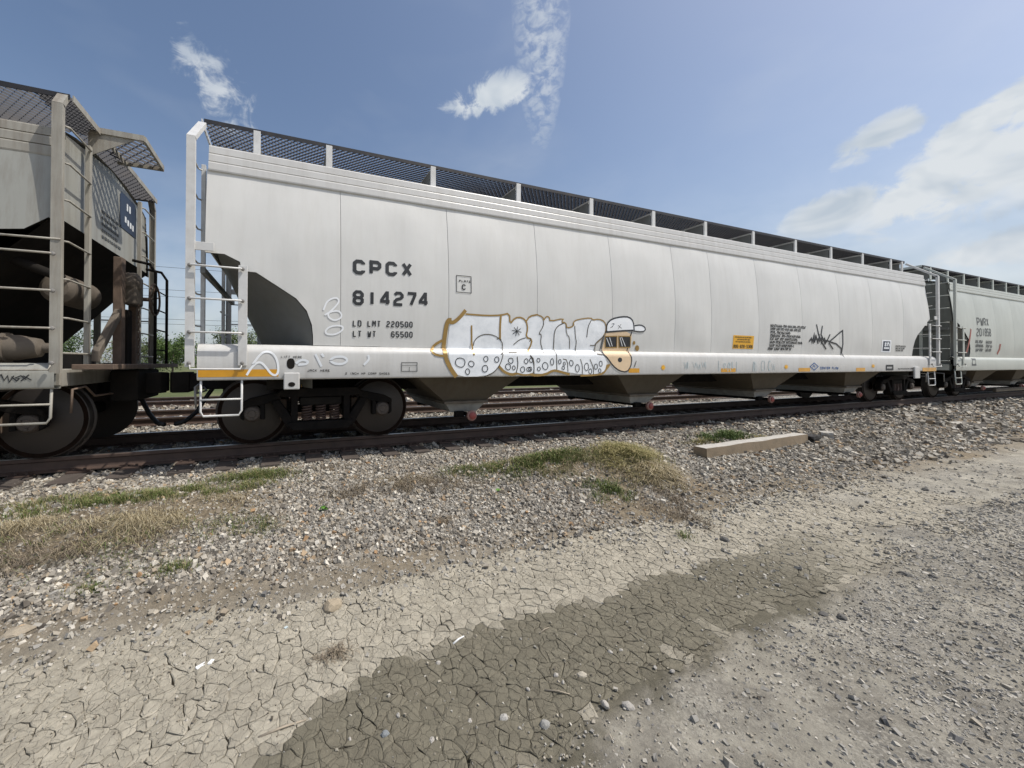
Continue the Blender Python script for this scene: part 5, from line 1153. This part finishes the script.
blades('grass', [(60, 503, .75, .22, 2200, .10, 1.0, MIXG, .004), (170, 495, .7, .2, 2400, .11, 1.0, MIXG, .004), (250, 487, .5, .16, 1400, .10, 1.0, MIXG, .004), (500, 468, .75, .18, 1800, .10, 1.0, MIXG, .005), (575, 462, .7, .2, 2000, .12, 1.0, MIXG, .0055), (225, 525, .5, .2, 900, .08, 1.2, MIXG, .004), (120, 575, .5, .15, 600, .06, 1.2, MIXG, .004), (255, 478, 0.525, 0.163, 3080, 0.13, .7, GREEN, .004), (200, 492, 0.562, 0.175, 3600, 0.117, .7, GREEN, .004), (130, 500, 0.48, 0.144, 2800, 0.117, .7, GREEN, .004), (50, 512, .45, .12, 1600, 0.117, .7, GREEN, .004),
                (255, 530, .20, .14, 1000, 0.091, .7, GREEN, .0036), (175, 570, .16, .09, 600, 0.078, .6, GREEN, .0036), (90, 590, .12, .08, 400, 0.065, .6, GREEN, .0036), (45, 545, .3, .1, 600, 0.078, .7, GREEN, .0036),
                (540, 463, 0.688, 0.213, 4500, 0.143, .7, GREEN, .007), (480, 470, 0.54, 0.156, 1820, 0.091, .7, GREEN, .006), (608, 493, 0.325, 0.213, 2340, 0.117, .7, LUSH+GREEN, .006), (640, 462, 0.3, 0.18, 1040, 0.156, .8, GREEN, .007),
                (722, 438, 0.66, 0.216, 2520, 0.186, .7, LUSH, .009), (700, 443, .35, .15, 800, 0.13, .8, YEL, .008), (760, 440, .45, .15, 800, 0.117, .8, YEL, .008), (688, 536, .12, .1, 400, 0.065, .7, GREEN, .006)],
       'short green grass tufts on the gravel bank')
TR = random.Random(77)
def tufts(n, u0, u1, v0, v1, cnt, h, pal, wd): return [(TR.uniform(u0, u1), TR.uniform(v0, v1), TR.uniform(.06, .22), TR.uniform(.03, .08), cnt*TR.uniform(.4, 1.4), h*TR.uniform(.6, 1.3), TR.uniform(.8, 1.8), pal, wd) for _ in range(n)]
blades('dry_grass', [(110, 545, .75, .25, 1200, .13, 2.0, BROWN+STRAW[:1]+GREEN[:2], .0036), (30, 545, .5, .22, 800, .12, 2.0, BROWN+GREEN[:2], .0036), (640, 470, .5, .3, 1500, .17, 1.4, YEL+STRAW, .0055), (400, 483, .8, .16, 1600, .07, 1.6, MIXS, .004), (665, 505, .45, .4, 1200, .07, 1.6, BROWN, .005), (95, 535, .42, .16, 2600, 0.156, 2.0, STRAW, .0036), (40, 555, .35, .16, 1800, 0.143, 2.0, BROWN, .0036), (150, 525, .32, .15, 1600, 0.143, 2.0, STRAW, .0036), (20, 530, .3, .12, 1000, 0.13, 1.8, STRAW, .0036),
                     (220, 500, .4, .12, 700, 0.117, 1.5, STRAW, .0036), (410, 487, 0.585, 0.13, 2880, 0.0858, 1.6, BROWN, .0036), (360, 492, 0.39, 0.13, 1500, 0.0858, 1.6, BROWN, .0036), (465, 485, .3, .1, 800, 0.078, 1.6, BROWN, .004),
                     (445, 522, .12, .08, 500, 0.078, 1.4, BROWN, .004), (335, 468, .35, .1, 800, 0.065, 1.5, BROWN, .0036), (630, 455, 0.546, 0.26, 4160, 0.239, 1.3, YEL, .007), (655, 475, 0.308, 0.28, 1800, 0.215, 1.6, STRAW, .007), (560, 470, .5, .12, 800, 0.13, 1.3, STRAW, .006),
                     (670, 500, .3, .3, 1200, 0.078, 1.6, BROWN, .006), (690, 520, .25, .25, 800, 0.065, 1.6, BROWN, .006), (950, 433, 1.0, .18, 1400, 0.078, 1.6, BROWN, .009), (870, 420, .9, .15, 800, 0.078, 1.6, BROWN, .009), (1000, 428, 1.2, .15, 1000, 0.078, 1.6, BROWN, .01),
                     (340, 655, .14, .06, 320, 0.065, 1.6, BROWN, .004), (190, 660, .1, .05, 160, 0.039, 1.6, BROWN, .004), (500, 560, .3, .05, 120, 0.039, 1.6, BROWN, .004)],
       'flattened straw coloured dry grass and brown weeds on the bank')
def weed(u, v, label):
    p = at_ground(u, v); root = thing('weed', (p.x, p.y, p.z), label, 'plant'); rg = random.Random(int(u))
    for k in range(14):
        q = rg.uniform(0, 6.28); l = rg.uniform(.03, .06); d = Vector((math.cos(q), math.sin(q), 0)); n = Vector((-d.y, d.x, 0))*l*.35; b = Vector((p.x, p.y, p.z)); h = rg.uniform(.01, .04)
        MB().add([b, b+d*l*.5+n+Vector((0, 0, h)), b+d*l+Vector((0, 0, h*.8)), b+d*l*.5-n+Vector((0, 0, h))], [(0, 1, 2, 3)]).build('leaf', mat('weed_leaf', (.10, .24, .03), .5), root)
weed(323, 510, 'small bright green weed in the gravel below the graffiti car'); weed(498, 492, 'tiny light green weed among brown stalks on the bank')

# ------------------------------------------------------------------ trees, poles and wires beyond the yard
def tree(x, y, h, rad, pal, label, n=5200, bare=False, seed=0):
    rg = np.random.default_rng(seed); z0 = float(gz0(x, y)); root = thing('tree', (x, y, z0), label, 'tree', 'trees beyond the yard')
    mb = MB(); tips = []
    mb.tube([(x, y, z0-.1), (x+.05, y, z0+h*.3), (x+.1, y+.1, z0+h*.75)], [.05*h/2.2, .04*h/2.2, .012*h/2.2], 8)
    for k in range(16 if not bare else 30):
        a = rg.uniform(0, 6.28); t = rg.uniform(.18, .75); s = Vector((x+.1*t, y+.1*t, z0+h*t)); l = rad*rg.uniform(.6, 1.05)*(1-.35*abs(t-.45))
        e = s+Vector((math.cos(a)*l, math.sin(a)*l, l*rg.uniform(.25, .9))); mb.tube([s, s.lerp(e, .5)+Vector((0, 0, .1)), e], [.02*h/3, .012*h/3, .004], 5); tips.append((s, e))
        if bare:
            for q in range(5):
                s2 = s.lerp(e, rg.uniform(.3, 1)); e2 = s2+Vector(rg.normal(0, .25, 3))+Vector((0, 0, .3)); mb.tube([s2, e2], [.006, .002], 4)
    mb.build('trunk', M_BARK if not bare else M_STICK, root, smooth=True)
    # leaf clumps round the branch ends
    C = []
    for (s, e) in tips:
        for q in (.55, .8, 1.0): C.append(np.array(s.lerp(e, q))+rg.normal(0, .12, 3))
    C.append(np.array((x, y, z0+h*.85))); C = np.array(C); n = int(n*(.16 if bare else 1))
    idx = rg.integers(0, len(C), n); P = C[idx]+rg.normal(0, .26*rad/1.6, (n, 3)); sz = rg.uniform(.05, .11, n)[:, None]
    a = rg.normal(size=(n, 3)); a /= np.linalg.norm(a, axis=1, keepdims=True); b = np.cross(a, rg.normal(size=(n, 3))); b /= np.linalg.norm(b, axis=1, keepdims=True)
    V = np.stack([P-a*sz, P+b*sz*.6, P+a*sz, P-b*sz*.6], 1).reshape(-1, 3); F_ = np.arange(4*n).reshape(n, 4)
    pal = np.array(pal); cc = pal[(idx+rg.integers(0, 2, n)) % len(pal)]*rg.uniform(.75, 1.25, (n, 1))
    np_mesh('crown', V, F_, np.repeat(cc, 4, 0), M_LEAF, parent=root).matrix_parent_inverse = Matrix.Translation(-root.location)
G1 = [(.085, .14, .035), (.06, .105, .028), (.12, .17, .05)]; G2 = [(.13, .17, .07), (.17, .19, .09), (.10, .13, .055)]; G3 = [(.055, .09, .03), (.075, .11, .035)]
for k, (x, y, h, r_, pal, bare, lb) in enumerate(((-9.3, 34, 3.9, 2.0, G1, False, 'dense mid green tree showing in the gap between the left and middle cars'), (-13.2, 33, 3.4, 1.8, G2, True, 'pale thin twiggy tree seen behind the left car end'),
                                        (-11.4, 37, 3.8, 1.9, G2, False, 'pale green loose tree between the twiggy and the dense tree'), (-4.2, 36, 5.2, 2.1, G2, False, 'light green tree seen through the end notch of the middle car'),
                                        (-17.5, 36, 4.4, 2.2, G3, False, 'dark green tree hidden behind the left car'), (2.0, 39, 4.6, 2.2, G3, False, 'dark green tree hidden behind the graffiti'), (9, 40, 4.8, 2.4, G1, False, 'mid green tree hidden behind the middle car'),
                                        (17, 41, 4.3, 2.2, G3, False, 'dark green tree behind the middle car centre'), (27, 42, 4.6, 2.3, G1, False, 'mid green tree behind the middle car right half'), (-7.0, 40, 3.3, 1.8, G3, False, 'low dark bushy tree behind the dense tree'))):
    tree(x, y, h, r_, pal, lb, bare=bare, seed=k+1)
wz = ((9.1, 'topmost'), (7.25, 'second'), (6.70, 'third'), (4.85, 'fourth'), (4.45, 'lowest'))
px_ = (-31, 9, 49)
for k, x in enumerate(px_):
    zg = float(gz0(x, 30)); r0 = thing('utility_pole', (x, 30, zg), ('wooden utility pole behind the left car', 'wooden utility pole behind the middle car', 'wooden utility pole behind the right car')[k], 'pole', 'utility poles')
    MB().tube([(x, 30.14, zg-.3), (x, 30.14, 9.4)], [.14, .09], 10).build('pole_shaft', M_BARK, r0, smooth=True)
    MB().box(x-.05, x+.05, 29.3, 30.9, 8.9, 9.02).build('cross_arm', M_BARK, r0)
for z, nm in wz:
    P = []
    for a, b in zip(px_[:-1], px_[1:]):
        for q in range(12): t = q/12; P.append((a+(b-a)*t, 30, z-.5*4*t*(1-t)*.35))
    P.append((px_[-1], 30, z)); tag(MB().tube(P, .014, 5).build('power_line', M_WIRE, smooth=True), '%s black cable strung between the poles behind the train' % nm, 'cable')
